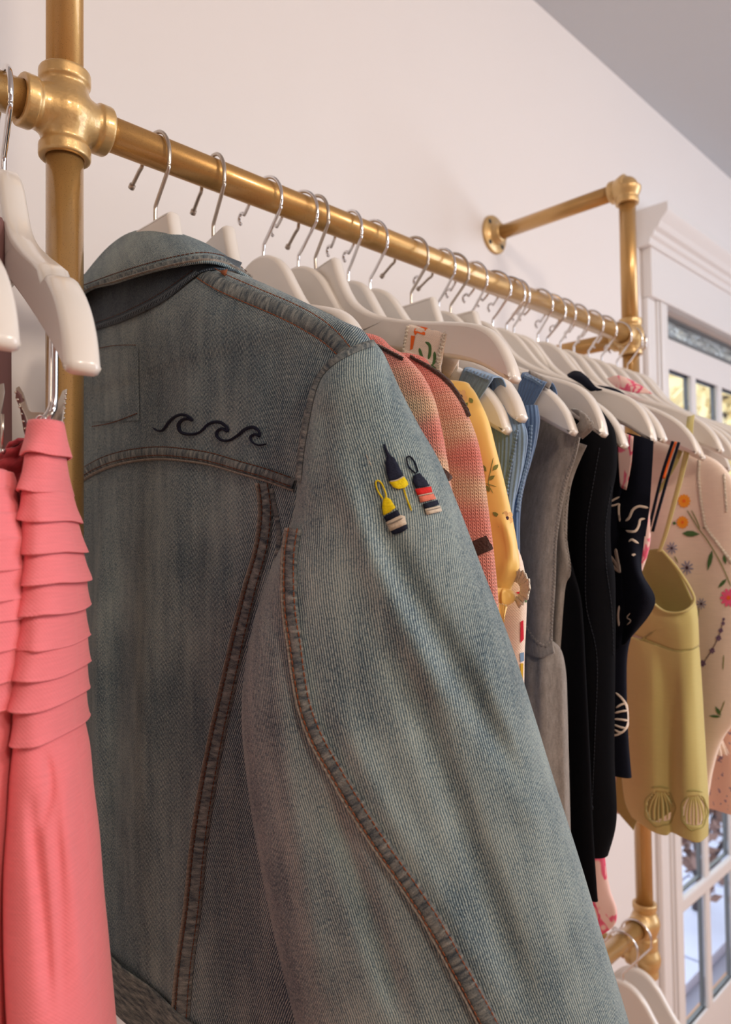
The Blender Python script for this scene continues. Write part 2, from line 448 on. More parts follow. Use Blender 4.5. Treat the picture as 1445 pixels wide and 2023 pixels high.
p_per = pr('print_periwinkle', 138, 140, 176); p_pch = pr('print_peach', 232, 184, 120); p_plum = pr('print_plum', 70, 44, 60); p_gold = pr('print_gold', 200, 160, 30)
_k = N('window_glass'); _k.col((1, 1, 1)); _k.set('Transmission Weight', 1); _k.set('Roughness', 0); _k.set('IOR', 1.0 + .02); m_glass = _k.m

# ------------------------------------------------------------------ the room
WY = .815; CZ = 2.555
DX0, DX1 = 1.905, 2.815; DZ1 = 2.036
def struct(name, vf, m, parent=None, smooth=False, kind='structure'):
    o = mesh(name, vf[0], vf[1], m, parent, None, smooth)
    if parent is None: o['kind'] = kind
    return o
walls = merge(box(-2.6, DX0, WY, WY + .14, 0, CZ), box(DX1, 3.0, WY, WY + .05, 0, CZ), box(3.0, 4.2, WY, WY + .14, 0, CZ), box(DX0, DX1, WY, WY + .05, DZ1, CZ))
struct('wall_back', walls, m_wall)
struct('wall_left', box(-2.74, -2.6, -3.2, WY + .14, 0, CZ), m_wall)
struct('wall_right', box(4.2, 4.34, -3.2, WY + .14, 0, CZ), m_wall)
struct('wall_front', box(-2.74, 4.34, -3.34, -3.2, 0, CZ), m_wall)
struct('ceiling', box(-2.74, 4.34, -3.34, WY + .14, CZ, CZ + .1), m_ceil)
fl = struct('floor', box(-2.74, 4.34, -3.34, WY + .14, -.1, 0), m_floor)
bo = struct('baseboard_back', box(-2.6, 1.79, WY - .016, WY, 0, .13), m_trim); bevel(bo, .006)
# door casing with flutes, frieze board, cornice
V, F = merge(box(1.800, 1.846, WY - .014, WY, 0, DZ1), box(1.846, 1.856, WY - .019, WY, 0, DZ1), box(1.859, 1.869, WY - .023, WY, 0, DZ1), box(1.856, 1.872, WY - .010, WY, 0, DZ1), box(1.872, 1.905, WY - .020, WY, 0, DZ1))
bevel(struct('trim_1', (V, F), m_trim), .003, 2)
V, F = merge(box(2.815, 2.93, WY - .022, WY, 0, DZ1)); bevel(struct('trim_2', (V, F), m_trim), .003, 2)
bevel(struct('trim_3', box(1.800, 2.93, WY - .026, WY, DZ1, 2.160), m_trim), .003)
prof = [(0, 2.158), (.032, 2.158), (.035, 2.166), (.035, 2.172), (.043, 2.178), (.046, 2.188), (.056, 2.194), (.062, 2.206), (.076, 2.222), (.080, 2.228), (.080, 2.248), (0, 2.248)]
x0, x1 = 1.775, 2.955; V = [(x0, WY - a, z) for a, z in prof] + [(x1, WY - a, z) for a, z in prof]; n = len(prof)
F = [(i, (i + 1) % n, n + (i + 1) % n, n + i) for i in range(n)] + [tuple(range(n))[::-1], tuple(range(n, 2 * n))]
fix_normals(struct('trim_4', (V, F), m_trim))
# door: head, stiles, rails, muntins, panes, rain-chain transom slit
door = empty('door_1', (DX0, WY, 0), None, None); door['kind'] = 'structure'
yd0, yd1 = WY + .020, WY + .062
FX0 = 1.975; PW, MW = .170, .030
bevel(struct('door_stile', box(DX0, FX0, yd0, yd0 + .02, 0, 1.975), m_trim, door), .003)
bevel(struct('door_stile', box(FX0 + 4 * PW + 3 * MW, DX1, yd0, yd0 + .02, 0, 1.975), m_trim, door), .003)
bevel(struct('top_rail', box(FX0, FX0 + 4 * PW + 3 * MW, yd0, yd0 + .02, 1.892, 1.975), m_trim, door), .003)
bevel(struct('bottom_rail', box(FX0, FX0 + 4 * PW + 3 * MW, yd0, yd0 + .02, 0, .140), m_trim, door), .003)
zs = [.140, .478, .831, 1.185, 1.538, 1.892]
for i in range(3):
    xm = FX0 + PW * (i + 1) + MW * i
    bevel(struct('muntin', box(xm, xm + MW, yd0 - .003, yd0 + .009, .140, 1.892), m_trim, door), .003, 3)
m_frame = plain('grey_glazing_bead', (.16, .17, .18), .5)
for j in range(1, 5):
    bevel(struct('muntin', box(FX0, FX0 + 4 * PW + 3 * MW, yd0 - .007, yd0 + .009, zs[j] - .022, zs[j] + .016), m_trim, door), .007, 3)
for i in range(4):
    xa = FX0 + i * (PW + MW)
    for j in range(5):
        za, zb = zs[j] + (.016 if j else 0), zs[j + 1] - (.022 if j < 4 else 0)
        p = struct('pane', box(xa, xa + PW, yd0 + .006, yd0 + .009, za, zb), m_glass, door)
        V, F = merge(box(xa, xa + .004, yd0 + .009, yd0 + .021, za, zb), box(xa + PW - .004, xa + PW, yd0 + .009, yd0 + .021, za, zb), box(xa + .004, xa + PW - .004, yd0 + .009, yd0 + .021, za, za + .004), box(xa + .004, xa + PW - .004, yd0 + .009, yd0 + .021, zb - .004, zb))
        struct('glazing_bead', (V, F), m_frame, p)
# narrow fanlight with pebbled glass under the header board
_k = N('pebbled_glass'); _k.col((.8, .86, .9)); _k.set('Transmission Weight', .75); _k.set('Roughness', .12); _k.set('Metallic', 0)
_k.bump(_k.noise(_k.mapping(_k.coord('Object'), (14, 1, 60)), 1, 2, .5, 1.0), 1, .02); m_pebble = _k.m
tw = empty('window_1', (DX0, WY, 1.98), None, None); tw['kind'] = 'structure'
struct('window_frame', merge(box(DX0, DX1, yd0, yd1, 1.975, 1.985), box(DX0, DX1, yd0, yd1, 2.028, 2.036), box(DX0, DX0 + .012, yd0, yd1, 1.985, 2.028), box(DX1 - .012, DX1, yd0, yd1, 1.985, 2.028)), m_frame, tw)
struct('pane', box(DX0 + .012, DX1 - .012, yd0 + .008, yd0 + .014, 1.985, 2.028), m_pebble, tw)

# ------------------------------------------------------------------ outside
_k = N('bluestone_paving'); _x = _k.noise(_k.coord('Object'), 4, 4); _k.col(_k.mix(_x, (.50, .52, .66), (.70, .72, .88))); _k.set('Roughness', .8); m_pave = _k.m
struct('ground', box(-3, 16, WY + .145, 16, -.12, -.03), plain('mortar', (.34, .34, .42), .9))
gsurf = bpy.data.objects['ground']
pv = bpy.data.meshes.new('paving_stone'); V, F = box(0, .595, 0, .295, -.029, .006); pv.from_pydata(V, [], F); pv.materials.append(m_pave)
for i in range(12):
    for j in range(9):
        o = bpy.data.objects.new('paving_stone', pv); COL.objects.link(o); o.parent = gsurf
        o.location = (2.0 + i * .605 + (.3 if j % 2 else 0), 1.02 + j * .305, rng.uniform(-.003, .003))
m_bark = plain('bark', srgb(84, 74, 78), .9, bump=(60, 1, .01)); m_leafb = plain('russet_leaves', srgb(138, 108, 100), .8); m_leafy = plain('golden_leaves', srgb(240, 220, 170), .8)
def leaves(name, c, rad, n, size, m, parent, seed, sq=(1, 1, 1)):
    r = np.random.RandomState(seed); V, F = [], []
    for i in range(n):
        d = r.normal(size=3); d /= np.linalg.norm(d); p = Vector(c) + Vector(d * np.array(sq)) * rad * r.uniform(.3, 1)
        a = Vector(r.normal(size=3)).normalized(); b = a.cross(Vector(r.normal(size=3))).normalized(); s = size * r.uniform(.6, 1.3); o = len(V)
        V += [p - a * s, p + b * s * .5, p + a * s, p - b * s * .5]; F.append((o, o + 1, o + 2, o + 3))
    o = mesh(name, V, F, m, parent, smooth=False); o['kind'] = 'stuff'; return o
def plant(name, x, y, h, label, cat, mat, rad, n, size, seed, clumps, trunk=.02, group=None):
    t = empty(name, (x, y, .006), label, cat, group); r = np.random.RandomState(seed)
    base = Vector((x, y, .006)); J = ([], [])
    tube('', [base, base + Vector((.03, 0, h * .4)), base + Vector((-.02, .02, h * .8))], [trunk, trunk * .8, trunk * .4], None, seg=8, join=J)
    cs = []
    for i in range(clumps):
        c = base + Vector((r.uniform(-1, 1) * rad * 1.6, r.uniform(-1, 1) * rad * 1.6, h * r.uniform(.35, 1)))
        tube('', [base + Vector((0, 0, h * .25)), (base + c) / 2 + Vector((0, 0, .1 * h)), c], [trunk * .5, trunk * .35, trunk * .2], None, seg=6, join=J); cs.append(c)
    mesh('stem', J[0], J[1], m_bark, t)
    for i, c in enumerate(cs): leaves('foliage', c, rad, n, size, mat, t, seed + i)
    return t
plant('shrub', 2.95, 1.18, .50, 'russet leaved shrub on the paving outside the glazed door', 'shrub', m_leafb, .09, 26, .03, 3, 7)
plant('shrub', 3.75, 1.40, .62, 'second russet shrub farther out on the paving beyond the door', 'shrub', m_leafb, .11, 28, .035, 9, 6)
plant('tree', 6.6, 2.5, 3.2, 'golden leaved tree beyond the upper door panes', 'tree', m_leafy, .55, 260, .09, 5, 12, .10)
plant('tree', 9.5, 4.1, 3.4, 'golden leaved tree farther off behind the nearer one', 'tree', m_leafy, .6, 240, .09, 11, 12, .10)
# low planter box
t = empty('planter_box', (3.1, 2.3, .006), 'pale blue-grey planter box standing on the paving outside', 'planter')
bevel(struct('box', box(2.8, 3.4, 2.15, 2.45, .006, .36), plain('planter_paint', (.42, .50, .62), .7), t), .01)
leaves('foliage', (3.1, 2.3, .42), .24, 160, .03, m_leafb, t, 21, (1.2, .6, .35))

# ------------------------------------------------------------------ pipe rack
RY, RZ = .55, 1.770; PR = .01335
X1, X2 = .2346, 1.168; LZ = .83
rack = empty('pipe_rack', (X1, RY, 0), 'gold painted iron pipe clothes rack fixed to the wall', 'clothes rack')
def pipe(a, b, name='pipe', r=PR):
    a, b = Vector(a), Vector(b); L = (b - a).length; ax = (b - a) / L
    V, F = lathe([(0, r * .9), (.0006, r), (L - .0006, r), (L, r * .9)], ax, a, 48)
    return mesh(name, V, F, m_gold, rack)
def arm(ax, L=.031, r=.0158, rim=.0188, w=.0105):
    return [(0, .0001), (0.0, .0232), (.006, .0222), (.012, .0198), (.017, .0178), (L - w - .002, .0168), (L - w, rim - .0012), (L - w + .0012, rim), (L - .001, rim), (L, rim - .001), (L, PR + .0006), (L - .002, PR - .001), (L - .002, .0001)]
def fitting(c, axes, name, L=.031, vox=.0011):
    parts = [lathe(arm(a, L), a, c, 40) for a in axes]
    b = bmesh.new(); bmesh.ops.create_icosphere(b, subdivisions=3, radius=.0185, matrix=Matrix.Translation(c))
    b.verts.index_update(); parts.append(([v.co.copy() for v in b.verts], [tuple(v.index for v in f.verts) for f in b.faces])); b.free()
    V, F = merge(*parts); o = mesh(name, V, F, m_gold_cast, rack)
    r = o.modifiers.new('remesh', 'REMESH'); r.mode = 'VOXEL'; r.voxel_size = vox; r.use_smooth_shade = True
    s = o.modifiers.new('smooth', 'SMOOTH'); s.factor = .5; s.iterations = 4
    return o
ax, ay, az = Vector((1, 0, 0)), Vector((0, 1, 0)), Vector((0, 0, 1))
C1, C2 = Vector((X1, RY, RZ)), Vector((X2, RY, RZ))
fitting(C1, [ax, -ax, az, -az], 'cross_fitting', .0335, .0009)
pipe((X1, RY, RZ + .029), (X1, RY, CZ - .002)); pipe((X1, RY, .012), (X1, RY, RZ - .029))
pipe((X1 + .029, RY, RZ), (X2 - .028, RY, RZ)); pipe((-1.2, RY, RZ), (X1 - .029, RY, RZ))
fitting(C2, [-ax, az, -az, ay], 'side_outlet_tee', .030, .0014)
TZ = 2.018
fitting(Vector((X2, RY, TZ)), [ay, -az], 'elbow_fitting', .028, .0014)
pipe((X2, RY, RZ + .028), (X2, RY, TZ - .025)); pipe((X2, RY + .025, TZ), (X2, WY - .014, TZ)); pipe((X2, RY + .027, RZ), (X2, WY - .014, RZ))
pipe((X2, RY, LZ + .03), (X2, RY, RZ - .028)); pipe((X2, RY, .012), (X2, RY, LZ - .075))
fitting(Vector((X2, RY, LZ)), [-ax, az, -az], 'tee_fitting', .032, .0014); fitting(Vector((X2, RY, LZ - .055)), [az, -az, ay], 'tee_fitting', .028, .0014)
pipe((X2, RY + .025, LZ - .055), (X2, WY - .014, LZ - .055))
pipe((X1 + .028, RY, LZ), (X2 - .03, RY, LZ)); fitting(Vector((X1, RY, LZ)), [ax, az, -az], 'tee_fitting', .030, .0016)
def flange(c, n, R=.036):
    V, F = lathe([(0, R - .002), (.0, R), (.004, R), (.006, R - .003), (.0065, .020), (.010, .0185), (.020, .0172), (.021, .0165), (.021, .002)], n, c, 56)
    f = mesh('wall_flange', V, F, m_gold_cast, rack)
    x = n.cross(az).normalized() if abs(n.z) < .5 else ax; y = n.cross(x)
    for k in range(4):
        an = math.pi / 4 + k * math.pi / 2; p = Vector(c) + (x * math.cos(an) + y * math.sin(an)) * .0275
        V, F = lathe([(.0, .0044), (.0068, .0044), (.0069, .0040), (.0069, .001)], n, p, 16); mesh('screw_hole_shade', V, F, m_hole_shade, f)  # near-black discs paint the shade of open holes onto the flange
flange((X2, WY, TZ), -ay); flange((X2, WY, RZ), -ay); flange((X2, WY, LZ - .055), -ay)
flange((X1, RY, 0), az, .04); flange((X2, RY, 0), az, .04)
flange((X1, RY, CZ), -az, .04)

# ------------------------------------------------------------------ hangers
PA = [(0, 0), (.030, 0), (.036, -.003), (.040, -.016), (.049, -.038), (.064, -.058), (.092, -.077), (.14, -.098), (.185, -.114), (.208, -.125), (.222, -.139), (.231, -.158), (.234, -.172), (.231, -.175)]
PAb = [(.222, -.168), (.195, -.149), (.14, -.126), (.09, -.106), (.045, -.090), (0, -.084)]
PB = [(0, .002), (.012, 0), (.024, -.006), (.036, -.017), (.048, -.034), (.062, -.052), (.085, -.070), (.12, -.088), (.16, -.106), (.19, -.121), (.212, -.137), (.226, -.155), (.233, -.173), (.230, -.1765)]
PBb = [(.220, -.171), (.195, -.156), (.14, -.127), (.085, -.100), (.04, -.080), (0, -.074)]
def hanger_mesh(top, bot, th, notch=False, name='arm_bar'):
    T = catmull(top[:-1], 4) + [np.array(top[-1])]
    B = catmull([top[-1]] + bot, 4)[1:]
    if notch:
        T2 = []
        for p in T:
            q = p.copy()
            if .168 < p[0] < .190: q[1] -= .007 * math.exp(-((p[0] - .178) / .004) ** 2)
            T2.append(q)
        T = T2
    half = T + B[:-1]
    outl = half + [np.array([0, bot[-1][1]])] + [np.array([-p[0], p[1]]) for p in half[::-1][:-1]]
    bm = bmesh.new(); vs = [bm.verts.new((0, p[0], p[1])) for p in outl]
    tri = geometry.tessellate_polygon([[Vector((p[0], p[1], 0)) for p in outl]])
    for side in (0, 1):
        pass
    V, F = [], []; n = len(outl); hb = th / 2; ins = .0035
    A = np.array(outl); nx = np.roll(A, -1, 0); pv_ = np.roll(A, 1, 0); tn = nx - pv_; tn /= np.linalg.norm(tn, axis=1)[:, None] + 1e-9
    nor = np.stack([-tn[:, 1], tn[:, 0]], 1)   # outline runs clockwise -> inward is -left; choose sign by area
    area2 = (A[:, 0] * nx[:, 1] - nx[:, 0] * A[:, 1]).sum()
    if area2 < 0: nor = -nor
    rings = []
    for (xx, d) in ((-hb, ins), (-hb + .0012, ins * .38), (-hb + ins, 0), (hb - ins, 0), (hb - .0012, ins * .38), (hb, ins)):
        rings.append([(xx, *(A[i] + nor[i] * d)) for i in range(n)])
    for r in rings: V += r
    for k in range(5):
        for i in range(n):
            j = (i + 1) % n; F.append((k * n + i, k * n + j, (k + 1) * n + j, (k + 1) * n + i))
    for f in tri: F.append(tuple(f)); F.append(tuple(5 * n + i for i in reversed(f)))
    bm.free()
    me = bpy.data.meshes.new(name); me.from_pydata([(x, y, z - .060) for x, y, z in V], [], F); me.materials.append(m_hanger)
    b = bmesh.new(); b.from_mesh(me); bmesh.ops.recalc_face_normals(b, faces=b.faces); b.to_mesh(me); b.free()
    for p in me.polygons: p.use_smooth = len(p.vertices) == 4
    return me
def hook_mesh(loop, m, r=.0017):
    R = .0250 if loop else .0265; cz = PR + r - R
    pts = []
    if loop:
        c = Vector((0, R + .010, -.0135))
        for a in np.linspace(250, -70, 10): pts.append(c + Vector((0, .0042 * math.cos(math.radians(a)), .0052 * math.sin(math.radians(a)))))
        pts = pts[::-1]; pts = pts[:7] + [c + Vector((0, -.0045, .003))]
    else: pts += [Vector((0, R + .018, -.015)), Vector((0, R + .012, -.0115)), Vector((0, R + .004, -.007))]
    for a in np.linspace(14, 205, 24): pts.append(Vector((0, R * math.cos(math.radians(a)), cz + R * math.sin(math.radians(a)))))
    pts += [Vector((0, -.006, -.0405)), Vector((0, -.0012, -.0455)), Vector((0, 0, -.050)), Vector((0, 0, -.066))]
    P = [Vector(p) for p in catmull(pts, 3)]; J = ([], []); tube('', P, r, None, seg=10, join=J)
    if not loop:
        V, F = lathe([(-.004, .002), (-.0035, .0028), (.0005, .0028), (.001, .002)], (P[1] - P[0]), P[0], 12); o = len(J[0]); J[0].extend(V); J[1].extend([tuple(i + o for i in f) for f in F])
    me = bpy.data.meshes.new('hook'); me.from_pydata([tuple(v) for v in J[0]], [], J[1]); me.materials.append(m)
    me.polygons.foreach_set('use_smooth', [True] * len(me.polygons)); return me
HM = {'A': (hanger_mesh(PA, PAb, .0125), hook_mesh(False, m_nickel)), 'B': (hanger_mesh(PB, PBb, .0125), hook_mesh(True, m_chrome)),
      'N': (hanger_mesh(PB, PBb, .0165, True), hook_mesh(False, m_chrome, .0021))}
proto = {}
def make_hanger(kind, loc, yaw, tilt, label, group=None, cat='hanger'):
    if kind not in proto:
        t = empty('clothes_hanger', (0, 0, 0), 'x', cat)
        for nm, me in zip(('arm_bar', 'hook'), HM[kind]):
            o = bpy.data.objects.new(nm, me); COL.objects.link(o); o.parent = t
        proto[kind] = t
    else:
        t = proto[kind].copy(); COL.objects.link(t)
        for ch in list(proto[kind].children):
            if ch.name.split('.')[0] in ('arm_bar', 'hook'):
                c = ch.copy(); COL.objects.link(c); c.parent = t
    t.location = loc; t.rotation_euler = (tilt, 0, yaw); t['label'] = label; t['org'] = list(loc)
    if group: t['group'] = group
    elif 'group' in t: del t['group']
    return t
def aim(x, tip, rz=RZ, tz=-.233):
    """yaw and tilt that bring the near tip of a hanger at rail position x to a seen point"""
    yaw = tilt = 0.0; base = Vector((x, RY, rz))
    if tip is None: return 0, 0
    def f(y, t):
        p = base + Matrix.Rotation(y, 3, 'Z') @ (Matrix.Rotation(t, 3, 'X') @ Vector((0, -.234, tz))); a = to_px(p); return np.array([a[0] - tip[0], a[1] - tip[1]])
    for _ in range(12):
        e = f(yaw, tilt); h = 1e-4; J = np.stack([(f(yaw + h, tilt) - e) / h, (f(yaw, tilt + h) - e) / h], 1)
        d = np.linalg.solve(J, -e); yaw += float(np.clip(d[0], -.1, .1)); tilt += float(np.clip(d[1], -.1, .1))
    return yaw, tilt
def rail_x(px):
    return at_y(px, 440 + (px - 298) * .30, RY).x
G = 'white wooden hangers on the upper rail'
HL = [
 ('A', 298, None, 'white wooden hanger with nickel hook inside the denim jacket'),
 ('A', 420, (732, 748), 'white angular-headed hanger just behind the denim jacket collar'),
 ('B', 524, (918, 842), 'white round-headed hanger with chrome hook, third along from the jacket collar'),
 ('B', 592, (1012, 850), 'white hanger whose lowest front tip carries the first blue ribbed strap'),
 ('A', 618, (1025, 751), 'white hanger carrying the floral lace-edged strap, long arm in front'),
 ('B', 688, (1040, 825), 'white round-headed hanger with chrome hook, its tip just under the floral strap hanger arm'),
 ('B', 732, (1143, 853), 'white hanger carrying the second blue ribbed strap beside the grey tank top'),
 ('A', 813, (1200, 860), 'white hanger with nickel hook, front tip above the grey tank strap'),
 ('B', 868, (1243, 880), 'white hanger whose tip stands in front of the navy strap knot'),
 ('A', 890, (1298, 872), 'white hanger carrying the wide navy strap of the printed top'),
 ('B', 931, (1320, 868), 'white hanger right behind the navy strap hanger'),
 ('B', 973, (1382, 893), 'white hanger with chrome hook where the black cords hang'),
 ('B', 1001, (1397, 905), 'white hanger close behind the one with the black cords'),
 ('B', 1015, None, 'white hanger with chrome hook in the row of three close hooks'),
 ('B', 1061, (1433, 890), 'white hanger holding the pistachio camisole strap'),
 ('B', 1083, (1452, 932), 'white hanger behind the pistachio strap, tip at the picture edge'),
 ('B', 1107, None, 'white round-headed hanger in front of the pink printed cloth'),
 ('B', 1134, None, 'white hanger with the pink printed cloth showing under its head'),
 ('B', 1163, None, 'white hanger just behind the pink printed cloth'),
 ('B', 1189, None, 'white hanger, fourth from the far end of the upper rail'),
 ('B', 1219, None, 'white hanger, third from the far end of the upper rail'),
 ('B', 1241, None, 'white hanger, second from the far end of the upper rail'),
 ('B', 1249, None, 'white hanger at the far end of the upper rail beside the tee'),
]
HX = []; HY = []
for i, (k, px, tip, lab) in enumerate(HL):
    x = rail_x(px + (9 if i == 0 else 0)); HX.append(x); yaw, tilt = aim(x, tip); HY.append((yaw, tilt))
    if tip is None: yaw = [0, .0, .02, 0, 0, 0, 0, 0, 0, 0, 0, 0, 0, .03, 0, 0, .02, -.02, 0, .03, 0, -.02, .0][i]
    hg = make_hanger(k, (x, RY, RZ), yaw, tilt, lab, G)
    hg.scale = (1, .86, 1) if i == 0 else (1, 1, 1)
def arm_x(i, px, py):
    """X of hanger i's arm where it is seen at px"""
    best = None
    for a in np.linspace(-.05, .24, 300):
        y, t = HY[i]; p = Vector((HX[i], RY, RZ)) + Matrix.Rotation(y, 3, 'Z') @ (Matrix.Rotation(t, 3, 'X') @ Vector((0, -a, -.15)))
        e = abs(to_px(p)[0] - px)
        if best is None or e < best[0]: best = (e, p.x)
    return best[1]
# near hangers left of the post, contoured with strap notches
yaw, tilt = aim(rail_x(8), (168, 724)); make_hanger('N', (rail_x(8), RY, RZ), yaw, tilt, 'large white notched hanger in front of the gold post, nearest of all')
yaw, tilt = aim(.135, (5, 672)); make_hanger('N', (.135, RY, RZ), yaw, tilt, 'white notched hanger cut by the left picture edge, only its tip showing')
# lower rail hangers
for px, x, lab in ((0, 1.090, 'white hanger on the lower rail, nearer of the two bottom right'), (0, 1.136, 'white hanger on the lower rail, beside the post fitting')):
    make_hanger('B', (x, RY, LZ), 0, 0, lab, 'white hangers on the lower rail')

# ------------------------------------------------------------------ garment lofts
def loft_body(name, X, levels, m, parent, hx=.02, around=72, per=6, fold=None, exp=2.6, lean=0.0, cap=True):
    """garment hanging across the rail in the plane x=X. levels: (z, y_near, y_far[, thickness]) top to bottom"""
    L = [np.array([l[0], l[1], l[2], l[3] if len(l) > 3 else hx]) for l in levels]
    L = catmull(L, per); rows = []
    z0 = L[0][0]
    for q in L:
        z, ya, yb, h = q; c, w = (ya + yb) / 2, (yb - ya) / 2; r = []
        for k in range(around):
            a = 2 * math.pi * k / around; ca, sa = math.cos(a), math.sin(a)
            yy = c + w * math.copysign(abs(ca) ** (2 / exp), ca); xx = h * math.copysign(abs(sa) ** (2 / exp * .9), sa)
            if fold: xx += fold(yy, z, sa)
            r.append((X + xx, yy, z))
        rows.append(r)
    V, F, uv = grid(rows, True); n = len(rows)
    if cap:
        V.append((X, (levels[0][1] + levels[0][2]) / 2, levels[0][0] + .001)); uv.append((0, 0)); t = len(V) - 1
        F += [((k + 1) % around, k, t) for k in range(around)]
    o = mesh(name, V, F, m, parent, uv); fix_normals(o); return o
def px_levels(X, pts, yback, h=None):
    """near edge seen at (px,py) on the plane x=X -> (z, y_near, y_far)"""
    out = []
    for i, (px, py) in enumerate(pts):
        p = at_x(px, py, X); yb = yback[i] if hasattr(yback, '__len__') else yback
        l = (p.z, p.y, yb); out.append(l + ((h[i],) if h else ()))
    return out
def loft_view(name, rings, m, parent, per=6, around=56, exp=2.2, top=True, fn=None, bottom=False):
    """tube of cloth. rings: ((Lpx,Lpy),(Rpx,Rpy),depth,half_depth)"""
    Q = [np.array([*a, *b, d, h]) for a, b, d, h in rings]; Q = catmull(Q, per); rows = []
    for i, q in enumerate(Q):
        A = at_d(q[0], q[1], q[4]); B = at_d(q[2], q[3], q[4]); c = (A + B) / 2; hv = (B - A) / 2
        r = []
        for k in range(around):
            a = 2 * math.pi * k / around; ca, sa = math.cos(a), math.sin(a)
            p = c + hv * math.copysign(abs(ca) ** (2 / exp), ca) + _h * q[5] * math.copysign(abs(sa) ** (2 / exp), sa)
            if fn: p = fn(p, i / (len(Q) - 1), a)
            r.append(p)
        rows.append(r)
    V, F, uv = grid(rows, True)
    if top:
        c = sum((Vector(p) for p in rows[0]), Vector()) / around; V.append(c); uv.append((0, 0)); t = len(V) - 1
        F += [((k + 1) % around, k, t) for k in range(around)]
    if bottom:
        V.append(sum((Vector(p) for p in rows[-1]), Vector()) / around); uv.append((0, 0)); t = len(V) - 1; nb = (len(rows) - 1) * around
        F += [(nb + k, nb + (k + 1) % around, t) for k in range(around)]
    o = mesh(name, V, F, m, parent, uv); fix_normals(o); return o

# ------------------------------------------------------------------ denim jacket
JX = .3185
jk = empty('denim_jacket', (JX, RY, RZ), 'faded blue denim jacket with embroidered waves and fishing floats, back turned to view', 'jacket')
def jfold(y, z, sa):
    if sa > 0: return 0
    k = min(1, max(0, (1.50 - z) / .12))
    a = -.0035 * math.exp(-((y - .60) / .012) ** 2) + .006 * math.exp(-((y - .645) / .018) ** 2) - .004 * math.exp(-((y - .675) / .012) ** 2)
    return a * k + .0012 * math.sin(y * 70 + z * 14) * min(1, max(0, (1.6 - z) * 10))
body = loft_body('body', JX, [(1.655, .478, .622, .012), (1.650, .465, .635, .020), (1.640, .440, .66, .026), (1.622, .405, .695, .028), (1.603, .370, .73, .028), (1.586, .338, .762, .027), (1.574, .320, .78, .025), (1.555, .313, .787, .025), (1.50, .320, .775, .027), (1.44, .330, .755, .030), (1.36, .340, .735, .032), (1.26, .345, .720, .033), (1.16, .350, .705, .031), (1.09, .355, .690, .029), (1.075, .356, .688, .028)], d_body, jk, around=180, per=10, fold=jfold, exp=2.7)
# broad drape folds on the back
shape(body, [(430, 560), (400, 640), (370, 740), (350, 860)], 34, .007)
shape(body, [(560, 650), (540, 760), (520, 900)], 26, -.004)
shape(body, [(285, 930), (285, 1200), (290, 1500), (300, 1980)], 10, .006)
shape(body, [(250, 930), (240, 1300), (245, 1700), (270, 1950)], 26, -.016)
shape(body, [(430, 1000), (400, 1300), (350, 1600), (330, 1900)], 40, .004)
shape(body, [(470, 1500), (470, 1700), (500, 1950)], 30, -.005)
slv = loft_view('sleeve', [((690, 699), (741, 676), .452, .006), ((664, 714), (758, 700), .452, .018), ((640, 740), (774, 735), .452, .028), ((618, 785), (795, 782), .452, .036), ((603, 850), (828, 845), .452, .040), ((592, 930), (868, 915), .450, .044), ((578, 1030), (908, 1010), .450, .047), ((530, 1140), (950, 1120), .450, .050), ((494, 1270), (1005, 1262), .450, .052), ((480, 1400), (1050, 1400), .450, .053), ((490, 1530), (1090, 1530), .450, .054), ((513, 1680), (1138, 1680), .450, .055), ((545, 1840), (1186, 1840), .450, .055), ((592, 2030), (1243, 2030), .450, .054), ((650, 2250), (1290, 2250), .448, .05), ((730, 2500), (1240, 2500), .446, .04), ((770, 2640), (1180, 2640), .446, .034)], d_slv, jk, per=10, around=150, exp=2.25)
shape(slv, [(720, 960), (790, 1120), (870, 1260), (950, 1400), (1040, 1560)], 24, -.0062)
shape(slv, [(650, 880), (700, 1000), (760, 1150), (830, 1290), (900, 1420)], 30, .0055)
shape(slv, [(940, 1240), (1000, 1450), (1080, 1680)], 34, .003)
shape(slv, [(760, 1250), (860, 1480), (960, 1750), (1050, 2000)], 26, -.006)
shape(slv, [(650, 1350), (740, 1560), (860, 1760), (990, 1990)], 26, .0035)
shape(slv, [(640, 790), (640, 860), (620, 960)], 20, -.003)
shape(slv, [(560, 1250), (560, 1450), (600, 1750), (640, 2000)], 30, .004)
shape(slv, [(640, 1560), (720, 1780), (800, 2023)], 22, -.007)
cuff = loft_view('cuff', [((766, 2600), (1186, 2600), .446, .037), ((772, 2640), (1180, 2640), .446, .037), ((778, 2740), (1160, 2740), .446, .036)], d_seam, jk, top=False)
# far sleeve on the wall side
J2 = loft_body('sleeve', JX, [(1.572, .772, .782, .006), (1.56, .765, .790, .02), (1.52, .755, .796, .028), (1.42, .750, .800, .030), (1.25, .745, .803, .030), (1.05, .750, .800, .028), (.97, .755, .797, .026)], d_slv, jk, around=60)
SB, SS = Surf(body), Surf(slv); SA = Surf(body, slv)
